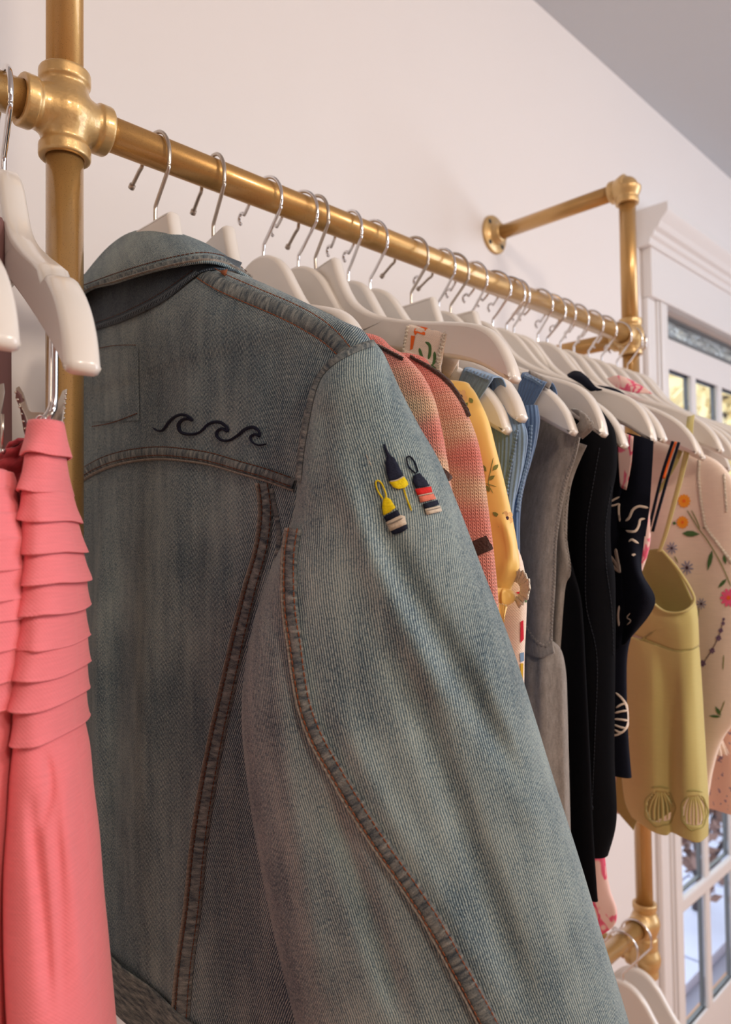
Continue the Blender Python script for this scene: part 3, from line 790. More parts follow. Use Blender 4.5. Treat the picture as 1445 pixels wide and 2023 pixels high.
# collar: stand, then the folded-over fall
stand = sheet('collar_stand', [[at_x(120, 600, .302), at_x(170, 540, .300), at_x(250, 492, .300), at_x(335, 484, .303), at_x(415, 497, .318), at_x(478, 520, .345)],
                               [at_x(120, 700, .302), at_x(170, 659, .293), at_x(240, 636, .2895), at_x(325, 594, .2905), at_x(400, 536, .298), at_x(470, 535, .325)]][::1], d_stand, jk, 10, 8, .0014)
fallr = [[at_x(95, 640, .300), at_x(165, 548, .300), at_x(215, 490, .303), at_x(262, 460, .306), at_x(318, 455, .310), at_x(385, 474, .322), at_x(440, 503, .340), at_x(492, 545, .360)],
         [at_x(96, 650, .292), at_x(163, 556, .290), at_x(215, 512, .291), at_x(270, 482, .293), at_x(330, 473, .297), at_x(392, 486, .309), at_x(444, 510, .330), at_x(494, 547, .352)],
         [at_x(98, 662, .286), at_x(162, 572, .283), at_x(220, 535, .283), at_x(285, 512, .284), at_x(345, 502, .288), at_x(402, 504, .300), at_x(450, 521, .322), at_x(497, 550, .345)],
         [at_x(98, 668, .286), at_x(163, 583, .281), at_x(230, 559, .280), at_x(295, 539, .281), at_x(355, 525, .285), at_x(410, 518, .297), at_x(455, 529, .318), at_x(498, 553, .343)]]
fall = sheet('collar', fallr, d_col, jk, 10, 8, .0022)
SF, ST = Surf(fall), Surf(stand)
band('collar_edge', SF, [(120, 640), (163, 583), (230, 559), (295, 539), (355, 525), (410, 518), (455, 529), (496, 552)], 7, d_edge, jk, .0016, .0008)
stitches('stitching', SF, [(163, 567), (228, 543), (293, 523), (353, 509), (408, 503), (455, 514), (490, 535)], m_thread, jk)
band('collar_band', SF, [(163, 574), (229, 550), (294, 531), (354, 517), (409, 510), (454, 520)], 13, d_seam, jk, .0006, .0006)
band('neck_seam', ST, [(163, 655), (240, 629), (320, 590), (392, 540)], 7, d_stand, jk, .0014, .0008)
stitches('stitching', ST, [(163, 648), (238, 622), (315, 584), (385, 536)], m_thread, jk, r=.0003)
# shoulder seam: wide double-stitched band from collar to sleeve head
sh = [(398, 540), (440, 566), (500, 590), (560, 615), (612, 640), (655, 668), (686, 698)]
band('shoulder_seam', SB, sh, 28, d_seam, jk, .0011, .0004, cols=7)
stitches('stitching', SB, [(415, 530), (460, 552), (520, 578), (580, 604), (630, 630), (668, 658), (694, 688)], m_thread2, jk, off=.0018)
stitches('stitching', SB, [(392, 552), (432, 576), (492, 602), (552, 628), (604, 654), (645, 680), (672, 705)], m_thread2, jk, off=.0018)
decal('bar_tack', SB, [(436, 540), (450, 537), (447, 549), (440, 545)], m_thread2, jk, .0012, .0008)
# yoke seam
yk = [(163, 938), (190, 922), (225, 908), (270, 898), (320, 894), (370, 898), (420, 906), (475, 922), (530, 938), (584, 957)]
band('yoke_seam', SB, yk, 24, d_seam, jk, .0018, .0006, cols=7)
band('yoke_edge', SB, [(x, y + 13) for x, y in yk], 5, d_edge, jk, .0016, .0012)
stitches('stitching', SB, [(x, y - 11) for x, y in yk], m_thread, jk, off=.0016)
stitches('stitching', SB, [(x, y + 6) for x, y in yk], m_thread, jk, off=.0026)
# princess seam down the back
ps = [(524, 955), (530, 1010), (522, 1080), (500, 1160), (478, 1250), (456, 1350), (432, 1460), (410, 1580), (396, 1680), (384, 1800), (368, 1920), (358, 2060)]
band('back_seam', SB, ps, [20, 30], d_seam, jk, .0020, .0005, cols=7)
band('seam_edge', SB, [(x - 13 - i * .3, y) for i, (x, y) in enumerate(ps)], 4, d_edge, jk, .0018, .0012)
stitches('stitching', SB, [(x - 7 - i * .2, y) for i, (x, y) in enumerate(ps)], m_thread, jk, off=.0026)
stitches('stitching', SB, [(x + 9 + i * .3, y) for i, (x, y) in enumerate(ps)], m_thread, jk, off=.0022)
band('side_seam', SB, [(536, 965), (545, 1010), (552, 1060), (545, 1120)], 9, d_seam, jk, .0008, .0004)
# waistband
def wb_pts(dy): return [(186, 1822 + dy), (215, 1842 + dy), (250, 1880 + dy), (290, 1925 + dy), (380, 1962 + dy), (480, 1990 + dy), (600, 2020 + dy)]
waist = loft_body('waistband', JX, [(1.116, .3515, .6995, .0325), (1.112, .3510, .7000, .0335), (1.082, .3515, .6945, .0325), (1.072, .352, .692, .031)], d_seam, jk, around=180, cap=False, fold=lambda y, z, sa: jfold(y, z, sa) if sa < 0 else 0)
# patch outline where the neck label was sewn, brown top and bottom rows
stitches('stitching', SB, [(190, 690), (230, 683), (275, 682)], m_thread, jk, off=.0012, r=.0004)
stitches('stitching', SB, [(184, 843), (225, 835), (276, 816)], m_thread, jk, off=.0012, r=.0005)
patch = band('label_patch', SB, [(229, 688), (229, 740), (230, 790), (231, 832)], 92, d_body, jk, .0003, .0005, cols=13)
# armhole seam
ah = [(738, 680), (706, 691), (672, 708), (645, 728), (628, 752), (616, 790), (606, 840), (598, 890), (592, 950)]
band('armhole_seam', SA, ah, [10, 8], d_seam, jk, .0020, .0004)
# sleeve seam, double stitched
ss = [(586, 1046), (578, 1095), (576, 1150), (578, 1210), (586, 1270), (594, 1340), (606, 1400), (630, 1460), (664, 1520), (706, 1590), (757, 1670), (806, 1740), (858, 1820), (905, 1905), (950, 1990), (985, 2060)]
band('sleeve_seam', SS, ss, [22, 40], d_seam, jk, .0024, .0004, cols=7)
band('seam_edge', SS, [(x - 11 - i * .6, y + i * .35) for i, (x, y) in enumerate(ss)], 5, d_edge, jk, .0020, .0016)
stitches('stitching', SS, [(x - 6 - i * .45, y + i * .3) for i, (x, y) in enumerate(ss)], m_thread2, jk, off=.0032)
stitches('stitching', SS, [(x + 9 + i * .5, y - i * .3) for i, (x, y) in enumerate(ss)], m_thread2, jk, off=.0026)
# wave embroidery
WV = [(355, 975), (372, 988), (398, 985), (425, 950), (450, 927), (480, 916), (510, 922), (532, 942), (505, 934), (478, 945), (468, 970), (482, 997), (525, 1005), (565, 995), (600, 962), (630, 950), (662, 953), (688, 975), (690, 992), (668, 980), (646, 990), (642, 1013), (665, 1032), (700, 1032), (740, 1008), (770, 983), (805, 973), (832, 990), (836, 1014), (815, 1005), (796, 1018), (804, 1042), (832, 1055), (868, 1050)]
WV = [(150 + x / 2.294, 420 + y / 2.294) for x, y in WV]
stroke('wave_embroidery', SB, WV, [3.5, 6, 5, 7, 4.5, 6.5, 6, 5, 7, 5, 3], t_navy, jk, .0007, .0011, 2)
# float embroidery on the sleeve
def Z(p): return [(650 + x / 4.817, 820 + y / 4.817) for x, y in p]
E = .0008
decal('float_embroidery', SS, Z([(515, 285), (532, 288), (560, 350), (582, 390), (625, 422), (665, 500), (702, 580), (640, 622), (570, 638), (545, 550), (538, 460), (550, 400), (530, 340)]), t_navy, jk, E, .0007, 2)
decal('float_embroidery', SS, Z([(572, 640), (640, 624), (710, 592), (742, 640), (748, 668), (722, 695), (660, 708), (612, 690)]), t_yel, jk, E, .0007, 2)
stroke('float_embroidery', SS, Z([(575, 636), (640, 624), (708, 588)]), 2.2, t_wht, jk, .0016, .0004, 2)
stroke('float_embroidery', SS, Z([(708, 700), (735, 790), (782, 915)]), 3.4, t_yel, jk, E, .0008, 2)
stroke('float_embroidery', SS, Z([(518, 800), (462, 715), (446, 640), (476, 628), (510, 668), (545, 762), (530, 800)]), 3.2, t_yel, jk, E, .0008, 2)
decal('float_embroidery', SS, Z([(516, 805), (545, 778), (590, 805), (634, 882), (590, 920), (520, 955), (508, 870)]), t_yel, jk, E, .0007, 2)
decal('float_embroidery', SS, Z([(524, 965), (650, 902), (680, 952), (545, 1018)]), t_navy, jk, E, .0007, 2)
decal('float_embroidery', SS, Z([(545, 1018), (680, 952), (718, 962), (738, 1040), (588, 1102)]), t_wht, jk, E, .0007, 2)
stroke('float_embroidery', SS, Z([(556, 1040), (620, 1020), (700, 980)]), 3, t_gry, jk, .0017, .0003, 2)
decal('float_embroidery', SS, Z([(590, 1102), (738, 1038), (752, 1078), (690, 1120), (620, 1132)]), t_navy, jk, E, .0007, 2)
stroke('float_embroidery', SS, Z([(822, 560), (760, 505), (736, 425), (755, 396), (800, 440), (836, 530), (822, 560)]), 3, t_navy, jk, E, .0008, 2)
decal('float_embroidery', SS, Z([(798, 578), (850, 555), (915, 630), (945, 680), (820, 697), (793, 640)]), t_navy, jk, E, .0007, 2)
decal('float_embroidery', SS, Z([(812, 708), (958, 686), (972, 740), (838, 766)]), t_red, jk, E, .0007, 2)
stroke('float_embroidery', SS, Z([(840, 772), (975, 745)]), 2, t_wht, jk, .0014, .0004, 2)
decal('float_embroidery', SS, Z([(848, 780), (980, 752), (1006, 802), (866, 836)]), t_sal, jk, E, .0007, 2)
decal('float_embroidery', SS, Z([(885, 848), (1018, 812), (1036, 856), (905, 896)]), t_navy, jk, E, .0007, 2)
decal('float_embroidery', SS, Z([(905, 898), (1042, 866), (1062, 920), (925, 952)]), t_wht, jk, E, .0007, 2)
stroke('float_embroidery', SS, Z([(915, 915), (1048, 885)]), 2, t_gry, jk, .0016, .0003, 2)
stitches('stitching', SS, Z([(355, 380), (385, 440), (415, 520)]), t_wht, jk, off=.0006, r=.0002)

# ------------------------------------------------------------------ striped knit cardigans
def knit_top(X, pts, stripe_px, trim_px, label, yb=.75, h=.022):
    t = empty('knit_cardigan', (X, RY, RZ), label, 'cardigan')
    lv = px_levels(X, pts, yb); top = lv[0]
    lv = [(top[0] + .012, top[1] + .05, yb - .06, .010)] + [l + (h,) for l in lv]
    b = loft_body('body', X, lv, m_knit, t, around=110, per=8, exp=2.2)
    s = Surf(b)
    for a in trim_px: band('brown_trim', s, a, 6, m_brown, t, .0018, .0006)
    for a, wd in stripe_px: band('brown_stripe', s, a, wd, m_brown, t, .0008, .0012, cols=7)
    return t, b, s
knit_top(.378, [(735, 660), (770, 684), (800, 704), (832, 740), (856, 790), (870, 850), (880, 905), (887, 950), (898, 1010), (915, 1120), (930, 1250), (935, 1500), (930, 1800)],
         [([(640, 1030), (740, 990), (840, 955), (870, 945), (884, 936)], 26)], [[(700, 668), (735, 680), (770, 697), (797, 712)]], 'pink and cream ombre striped knit nearest the denim jacket sleeve')
knit_top(.413, [(822, 700), (850, 722), (880, 750), (908, 792), (935, 850), (950, 910), (962, 1000), (972, 1080), (981, 1170), (986, 1260), (988, 1380), (985, 1600), (980, 1850)],
         [([(680, 1190), (780, 1150), (880, 1110), (925, 1090), (966, 1072)], 30)], [[(812, 706), (842, 724), (872, 745), (896, 770), (914, 797), (926, 824)]], 'pink and cream ombre knit with dark brown stripe, next to yellow sleeve')
# ------------------------------------------------------------------ yellow blouse with elastic cuff
YX = .447
t = empty('yellow_blouse', (YX, RY, RZ), 'yellow satin blouse with puff sleeve, small flower print and lace cuff', 'blouse')
lv = px_levels(YX, [(905, 752), (930, 765), (948, 795), (965, 835), (978, 885), (992, 940), (1006, 1000), (1016, 1050), (1023, 1095), (1024, 1125), (1014, 1150), (1006, 1170)], .74)
lv = [(lv[0][0] + .01, lv[0][1] + .06, .70, .008)] + [l + (.020,) for l in lv]
yb = loft_body('sleeve', YX, lv, m_yellow, t, around=110, per=8, exp=2.2); sy = Surf(yb)
shape(yb, [(985, 1010), (1005, 1060), (1008, 1100), (990, 1150)], 8, .004)
cf = loft_body('cuff', YX - .002, [l + (.019,) for i, l in enumerate(px_levels(YX, [(1004, 1160), (1012, 1168), (1015, 1180), (1013, 1190), (1006, 1197)], .74))], m_yellow, t, around=500, fold=lambda y, z, sa: .0014 * math.sin(y * 1400), cap=False)
def frill(name, X, pts, yb, m, parent, h=.018, amp=.003, fr=1300):
    return solid(loft_body(name, X, [l + (h,) for l in px_levels(X, pts, yb)], m, parent, around=700, cap=False, fold=lambda y, z, sa: amp * math.sin(y * fr)), .0008)
def zig(p, i, j): return p + _h * (.0014 * math.sin(j * 40) * i) + Vector((0, 0, .0010 * math.sin(j * 63)))
sheet('lace', [[at_x(px, py, .452) for px, py in ((1016, 1146), (1024, 1150), (1029, 1160), (1028, 1172), (1018, 1184))], [at_x(px, py, .450) for px, py in ((1017, 1138), (1030, 1142), (1038, 1158), (1036, 1176), (1022, 1192))],
               [at_x(px, py, .446) for px, py in ((1018, 1126), (1036, 1130), (1047, 1154), (1043, 1180), (1026, 1200))]], m_lace, t, 12, 5, .0012, zig)
sheet('ruffle', [[at_x(px, py, .432) for px, py in ((975, 1196), (990, 1194), (1002, 1198))], [at_x(px, py, .428) for px, py in ((972, 1210), (990, 1212), (998, 1212))], [at_x(px, py, .424) for px, py in ((968, 1228), (986, 1236), (996, 1226))]], m_yellow, t, 12, 5, .0012, zig)
def flower(s, c, r, n, mp, mc, parent, ang=0, sq=1.0, asp=.5, nm='printed_flower', off=.0006):
    for k in range(n):
        a = ang + 2 * math.pi * k / n; u = np.array([math.cos(a) * sq, math.sin(a)]); v = np.array([-math.sin(a) * sq, math.cos(a)])
        P = [np.array(c) + u * r * f + v * r * g * asp for f, g in ((.08, 0), (.45, -.42), (.85, -.36), (1, 0), (.85, .36), (.45, .42))]
        decal(nm, s, P, mp, parent, off + k * .00002, 0, 0)
    if mc: decal(nm, s, [np.array(c) + np.array([math.cos(a) * sq, math.sin(a)]) * r * .25 for a in np.linspace(0, 2 * math.pi, 9)[:-1]], mc, parent, off + .0004, 0, 0)
def leaf(s, a, b, wd, m, parent, nm='printed_leaf', off=.0006):
    a, b = np.array(a, float), np.array(b, float); u = b - a; v = np.array([-u[1], u[0]]) / (np.linalg.norm(u) + 1e-9) * wd
    decal(nm, s, [a, a + u * .3 + v * .8, a + u * .6 + v * .8, b, a + u * .6 - v * .8, a + u * .3 - v * .8], m, parent, off, 0, 0)
for c, ang in (((912, 784), .3), ((926, 852), .9), ((950, 940), .1), ((1002, 1024), .5)):
    flower(sy, c, 15, 5, p_pch, p_plum, t, ang, .8, .9)
for a, b in (((908, 800), (916, 793)), ((918, 803), (925, 796)), ((932, 870), (940, 862)), ((952, 918), (962, 932)), ((966, 948), (978, 940)), ((968, 972), (960, 958)), ((984, 918), (974, 930)), ((974, 1012), (988, 1022)), ((934, 797), (928, 786)), ((986, 1182), (998, 1190))):
    leaf(sy, a, b, 4.5, p_olv, t)
for ln in ([(975, 905), (970, 930), (966, 955), (975, 975)], [(960, 955), (982, 962)], [(995, 1012), (990, 1030), (985, 1042)]): stroke('printed_stem', sy, ln, 1.4, p_olv, t, .0006, .0001)

# ------------------------------------------------------------------ floral dress with lace straps
FX = HX[4]
t = empty('floral_dress', (FX, RY, RZ), 'cream dress, lace-edged strap with orange check and green leaf print over long hanger', 'dress')
def strap_over(name, X, px_top, px_bot, zt, m, parent, back_px=None, gap=.009, drop=None, t_=.0012):
    """strap lying over a hanger arm: near face, over the top, far face. px_top = ((Lx,Ly),(Rx,Ry)) on plane"""
    L, R = px_top; bl, br = px_bot
    f = X - gap; rows = []
    A, B = at_x(*L, f), at_x(*R, f); C, D = at_x(*bl, f), at_x(*br, f)
    def row(a, b): return [a.lerp(b, k / 4) for k in range(5)]
    rows.append(row(Vector((X + gap, C.y + .004, C.z - .0)), Vector((X + gap, D.y + .004, D.z))))
    rows.append(row(Vector((X + gap, A.y, A.z - .01)), Vector((X + gap, B.y, B.z - .01))))
    rows.append(row(Vector((X + gap * .6, A.y, A.z + zt)), Vector((X + gap * .6, B.y, B.z + zt))))
    rows.append(row(Vector((X - gap * .6, A.y, A.z + zt)), Vector((X - gap * .6, B.y, B.z + zt))))
    rows.append(row(A, B)); rows.append(row(A.lerp(C, .5), B.lerp(D, .5))); rows.append(row(C, D))
    return sheet(name, rows, m, parent, 3, 5, t_)
FXs = arm_x(4, 840, 680); FX = FXs
st = strap_over('strap', FX, ((804, 648), (884, 664)), ((795, 705), (868, 738)), .003, m_cream, t)
stx = sheet('strap', [[at_x(798, 690, FX - .010), at_x(835, 705, FX - .010), at_x(871, 722, FX - .010)], [at_x(804, 712, FX - .011), at_x(840, 735, FX - .011), at_x(874, 757, FX - .011)], [at_x(820, 760, FX - .008), at_x(850, 780, FX - .008), at_x(885, 800, FX - .008)]], m_cream, t, 6, 6, .001)
stb = sheet('strap', [[at_x(872, 706, FX + .012), at_x(890, 708, FX + .012), at_x(906, 714, FX + .012)], [at_x(876, 730, FX + .012), at_x(892, 740, FX + .012), at_x(905, 748, FX + .012)], [at_x(882, 770, FX + .010), at_x(894, 780, FX + .010), at_x(903, 790, FX + .010)]], m_cream, t, 6, 6, .001)
sf = Surf(st, stx); sb_ = Surf(stb)
def lace(s, pts, wd=7, parent=None, m=None, nm='lace_trim'):
    P = pxline(pts, 2.2); Q = []
    for i in range(len(P)):
        tt = P[min(i + 1, len(P) - 1)] - P[max(i - 1, 0)]; tt /= np.linalg.norm(tt) + 1e-9; nn = np.array([-tt[1], tt[0]])
        Q.append([s.hit(*(P[i] + nn * f * wd / 2 * (1 + .25 * math.sin(i * 1.9))), .0009 + .0007 * math.sin(i * 1.9 + f * 2))[0] for f in (-1, 0, 1)])
    V, F, uv = grid(Q); return solid(mesh(nm, V, F, m or m_lace, parent, uv), .0006)
lace(sf, [(806, 645), (802, 668), (798, 690), (802, 704), (812, 730)], 7, t); lace(sf, [(884, 650), (877, 672), (870, 700), (867, 722), (872, 752)], 8, t)
lace(sb_, [(903, 714), (897, 735), (893, 765)], 8, t)
decal('printed_check', sf, [(828, 634), (846, 640), (841, 663), (826, 658), (822, 663), (819, 656), (823, 645)], p_org, t, .0009); decal('printed_check', sf, [(814, 663), (822, 664), (817, 690), (812, 692)], p_org, t, .0009)
for a, b, wd in (((862, 650), (853, 671), 5), ((860, 650), (848, 648), 4), ((862, 648), (875, 646), 4), ((862, 652), (872, 660), 4)): leaf(sf, a, b, wd, p_blu, t)
for ln in ([(842, 676), (850, 682), (851, 696), (848, 710)], [(830, 688), (833, 700), (838, 714)], [(816, 700), (824, 714), (831, 720)], [(860, 695), (860, 712), (856, 722)]): stroke('printed_leaf', sf, ln, 6, p_grn, t, .0007, .0002)
decal('printed_leaf', sf, [(845, 725), (855, 720), (864, 728), (862, 748), (850, 745)], p_grn, t, .0009)
stroke('printed_leaf', sb_, [(876, 724), (882, 740), (890, 750)], 9, p_grn, t, .0007, .0002)
lv = px_levels(.482, [(1010, 1060), (1030, 1110), (1038, 1170), (1037, 1230), (1034, 1290), (1033, 1350), (1030, 1400), (1030, 1600), (1030, 1900)], .72)
fb = loft_body('skirt', .482, [(l[0], l[1], l[2], .018) for l in lv], m_cream, t, around=90, per=6); s = Surf(fb)
for pts, m in (([(1028, 1228), (1033, 1225), (1034, 1262), (1028, 1270)], p_red), ([(1020, 1170), (1030, 1168), (1030, 1178)], p_red), ([(1027, 1290), (1034, 1288), (1034, 1305), (1028, 1308)], p_blu), ([(990, 1285), (1004, 1284), (1008, 1290), (994, 1294)], p_gold),
               ([(1002, 1312), (1006, 1308), (1006, 1320)], p_vio), ([(1022, 1368), (1034, 1362), (1030, 1382)], p_gold), ([(1028, 1310), (1033, 1310), (1032, 1345), (1028, 1345)], p_gold)):
    decal('printed_petal', s, pts, m, t, .0008)
leaf(s, (1033, 1183), (1040, 1190), 4, p_grn, t); leaf(s, (990, 1185), (1000, 1200), 4, p_grn, t)

# ------------------------------------------------------------------ blue ribbed tops
def rib_top(X, hi, pts, strap, label, m=m_blue, h=.010, wav=True, yb=.70):
    t = empty('ribbed_top', (X, RY, RZ), label, 'top')
    b = loft_body('body', X, [l + (h,) for l in px_levels(X, pts, yb)], m, t, around=100, per=8, fold=lambda y, z, sa: .0012 * math.sin(y * 260)); s = Surf(b)
    sp = strap_over('strap', arm_x(hi, (strap[0][0][0] + strap[0][1][0]) / 2, 760), *strap, .003, m, t, gap=.0095)
    return t, b, s, sp
t, b, s, sp = rib_top(.4935, 3, [(1010, 800), (1030, 830), (1040, 860), (1036, 900), (1026, 950), (1016, 1000), (1012, 1060), (1014, 1200), (1014, 1500)], (((915, 733), (972, 752)), ((898, 775), (940, 800))), 'light blue ribbed tank strap over hanger tip, left of the other blue top', h=.012)
lace(s, [(1022, 850), (1016, 890), (1006, 940), (1000, 990)], 6, t, m_blue, 'lettuce_edge'); lace(Surf(sp), [(922, 735), (940, 742), (958, 750), (968, 752)], 6, t, m_blue, 'lettuce_edge')
t, b, s, sp = rib_top(.545, 6, [(1060, 800), (1065, 830), (1058, 870), (1048, 910), (1036, 960), (1028, 1010), (1026, 1080), (1028, 1300), (1030, 1500)], (((1030, 742), (1076, 762)), ((1020, 790), (1046, 815))), 'second light blue ribbed tank strap, directly left of the grey tank', m_blued, h=.014)
lace(s, [(1050, 840), (1044, 900), (1030, 960), (1022, 1010)], 6, t, m_blue, 'lettuce_edge'); lace(Surf(sp), [(1036, 744), (1052, 750), (1072, 762)], 6, t, m_blue, 'lettuce_edge')
# ------------------------------------------------------------------ grey tank with ruffled armholes
GX = .592
t = empty('grey_tank_top', (GX, RY, RZ), 'heather grey tank top with ruffled armhole edges, beside the black top', 'top')
def gs(nm, rows, m=m_grey, x=GX, nu=8, nv=8, th=.0022):
    return sheet(nm, [[at_x(px, py, x + dx) for px, py, dx in r] for r in rows], m, t, nu, nv, th)
st1 = gs('strap', [[(1064, 812, 0), (1108, 826, -.004), (1150, 846, 0)], [(1050, 880, 0), (1095, 890, -.006), (1140, 895, 0)], [(1030, 960, .002), (1075, 975, -.006), (1118, 970, .002)], [(1012, 1060, .002), (1062, 1070, -.006), (1102, 1060, .002)], [(1016, 1150, .002), (1060, 1170, -.006), (1098, 1150, .002)], [(1030, 1220, .002), (1062, 1260, -.003), (1092, 1250, .004)], [(1040, 1290, .0), (1066, 1300, -.004), (1096, 1290, .0)]])
bk = gs('back_panel', [[(1108, 850, .03), (1135, 870, .026), (1160, 880, .03)], [(1098, 960, .03), (1112, 970, .026), (1128, 960, .03)], [(1094, 1040, .03), (1108, 1050, .026), (1120, 1060, .03)], [(1092, 1090, .03), (1110, 1100, .026), (1128, 1130, .03)], [(1090, 1160, .03), (1104, 1160, .026), (1116, 1165, .03)], [(1080, 1280, .03), (1096, 1290, .026), (1106, 1290, .03)]])
gb = loft_body('body', GX + .01, [l + (hh,) for l, hh in zip(px_levels(GX + .006, [(1086, 1262), (1100, 1285), (1108, 1330), (1110, 1400), (1112, 1500), (1116, 1640), (1120, 1760), (1122, 1850)], .72), (.006, .014, .020, .022, .022, .022, .020, .02))], m_grey, t, around=130, per=8, fold=lambda y, z, sa: .003 * math.sin(y * 150 + z * 9) + .0016 * math.sin(y * 390))
sg, sgb, sgy = Surf(st1), Surf(bk), Surf(gb)
lace(sg, [(1146, 850), (1138, 895), (1114, 960), (1100, 1050), (1096, 1130), (1092, 1200), (1090, 1262)], 7, t, m_grey, 'ruffle_edge')
lace(sg, [(1066, 815), (1052, 880), (1032, 960), (1016, 1050), (1020, 1150), (1036, 1225), (1056, 1262), (1078, 1276), (1090, 1262)], 7, t, m_grey, 'ruffle_edge')
lace(sgb, [(1126, 960), (1118, 1020), (1120, 1070), (1130, 1128)], 6, t, m_grey, 'ruffle_edge')
knot = gs('strap', [[(1130, 808, .012), (1142, 818, .008), (1154, 826, .012)], [(1144, 812, -.008), (1156, 820, -.012), (1168, 832, -.008)], [(1148, 832, -.010), (1158, 842, -.014), (1172, 846, -.010)], [(1130, 848, -.006), (1142, 858, -.010), (1152, 866, -.006)]], nv=6); lace(Surf(knot), [(1148, 812), (1160, 824), (1170, 838), (1164, 848)], 6, t, m_grey, 'ruffle_edge')
GX1 = arm_x(6, 1066, 745)
top_ = gs('strap', [[(1045, 733, .008), (1062, 742, .008), (1086, 752, .008)], [(1048, 736, -.002), (1066, 744, -.004), (1090, 757, -.002)], [(1052, 752, -.006), (1072, 762, -.006), (1084, 768, -.006)]], nv=5, x=GX1)
gs('strap', [[(1112, 768, .0), (1140, 778, .0), (1156, 786, .0)], [(1112, 776, -.006), (1136, 788, -.006), (1150, 792, -.006)]], nv=5, x=arm_x(8, 1132, 780))
# ------------------------------------------------------------------ black top
BX = .655
t = empty('black_top', (BX, RY, RZ), 'plain black sleeveless jersey dress between grey tank and navy printed top', 'top')
lv = px_levels(BX, [(1180, 800), (1212, 850), (1216, 920), (1208, 975), (1204, 1040), (1206, 1100), (1212, 1130), (1214, 1200), (1213, 1350), (1212, 1500), (1216, 1620), (1200, 1692)], [.60, .62, .62, .62, .60, .60, .62, .68, .7, .7, .7, .7])
bb = loft_body('body', BX, [l + (.020,) for l in lv], m_black, t, around=170, per=8, fold=lambda y, z, sa: .004 * math.sin(y * 110 + z * 3) * (1 if sa < 0 else .3))
lv = px_levels(BX - .026, [(1140, 868), (1124, 930), (1110, 1000), (1118, 1080), (1132, 1130), (1150, 1200), (1160, 1350), (1168, 1500), (1174, 1640), (1182, 1768), (1183, 1776)], [.56, .56, .56, .56, .56, .6, .66, .68, .68, .68, .68])
bb2 = loft_body('front_panel', BX - .026, [l + (.008,) for l in lv], m_black, t, around=130, per=8, fold=lambda y, z, sa: .002 * math.sin(y * 150 + z * 3))
m_seam_b = plain('black_seam', (.012, .014, .022), .9)
s = Surf(bb, bb2)
for ln in ([(1185, 885), (1172, 960), (1160, 1040), (1158, 1120), (1160, 1200), (1180, 1300), (1176, 1450), (1170, 1600)], [(1208, 960), (1196, 1040), (1198, 1120), (1208, 1200), (1212, 1300)]): stitches('stitching', s, ln, m_seam_b, t, off=.0008, r=.0005)
# ------------------------------------------------------------------ navy printed top with knotted strap
NX = .722
t = empty('navy_printed_top', (NX, RY, RZ), 'navy cotton top with white wave and fish print, wide knotted strap', 'top')
lv = px_levels(NX, [(1276, 862), (1282, 930), (1276, 1000), (1262, 1060), (1256, 1120), (1262, 1180), (1252, 1240), (1240, 1300), (1240, 1400), (1244, 1480), (1249, 1536)], [.50, .50, .52, .56, .62, .66, .7, .7, .7, .7, .7])
nb = loft_body('body', NX, [l + (.014,) for l in lv], m_navy, t, around=120, per=8, fold=lambda y, z, sa: .0015 * math.sin(y * 120))
fl_ = sheet('bow_flap', [[at_x(px, py, NX - .03 + dx) for px, py, dx in r] for r in ([(1240, 960, .03), (1262, 980, .02), (1285, 990, .02)], [(1225, 1060, .02), (1250, 1060, .01), (1272, 1075, .015)], [(1228, 1120, .01), (1256, 1125, .0), (1268, 1130, .01)], [(1234, 1200, .01), (1272, 1190, .0), (1294, 1192, .01)], [(1230, 1275, .02), (1236, 1272, .01), (1242, 1264, .01)])], m_navy, t, 8, 8, .0015)
sp = sheet('strap', [[at_x(px, py, NX + dx) for px, py, dx in r] for r in ([(1240, 855, -.012), (1266, 862, -.016), (1292, 872, -.012)], [(1244, 900, -.014), (1264, 905, -.018), (1290, 915, -.014)], [(1242, 950, -.014), (1260, 960, -.018), (1286, 975, -.014)], [(1228, 985, -.012), (1252, 1000, -.016), (1284, 1004, -.012)], [(1224, 1040, -.012), (1250, 1050, -.016), (1276, 1060, -.012)])], m_navy, t, 8, 8, .0018)
kn = loft_view('knot', [((1172, 766), (1186, 764), .87, .010), ((1176, 785), (1205, 766), .868, .014), ((1184, 800), (1226, 775), .866, .017), ((1196, 810), (1242, 790), .862, .016), ((1206, 815), (1247, 800), .860, .010)], m_navy, t, per=6, around=40, bottom=True)
sh2 = sheet('strap', [[at_x(px, py, NX - .02 + dx) for px, py, dx in r] for r in ([(1122, 741, .010), (1135, 734, .012), (1148, 736, .014)], [(1124, 744, -.004), (1146, 744, -.004), (1162, 748, .0)], [(1150, 760, -.008), (1164, 762, -.008), (1178, 766, -.006)], [(1168, 772, -.006), (1178, 772, -.008), (1190, 770, -.006)])], m_navy, t, 6, 6, .002)
sheet('pink_dress_sliver', [[at_x(px, py, NX - .018) for px, py in r] for r in (((1222, 850), (1236, 856), (1252, 862)), ((1222, 900), (1234, 905), (1248, 915)), ((1226, 960), (1230, 965), (1238, 968)))], m_pinkprint, t, 4, 5, .001)  # added sheet standing in for a glimpse of the pink printed dress
s = Surf(nb, fl_, sp)
def crop5(p): return [(1150 + x / 4.705, 820 + y / 4.705) for x, y in p]
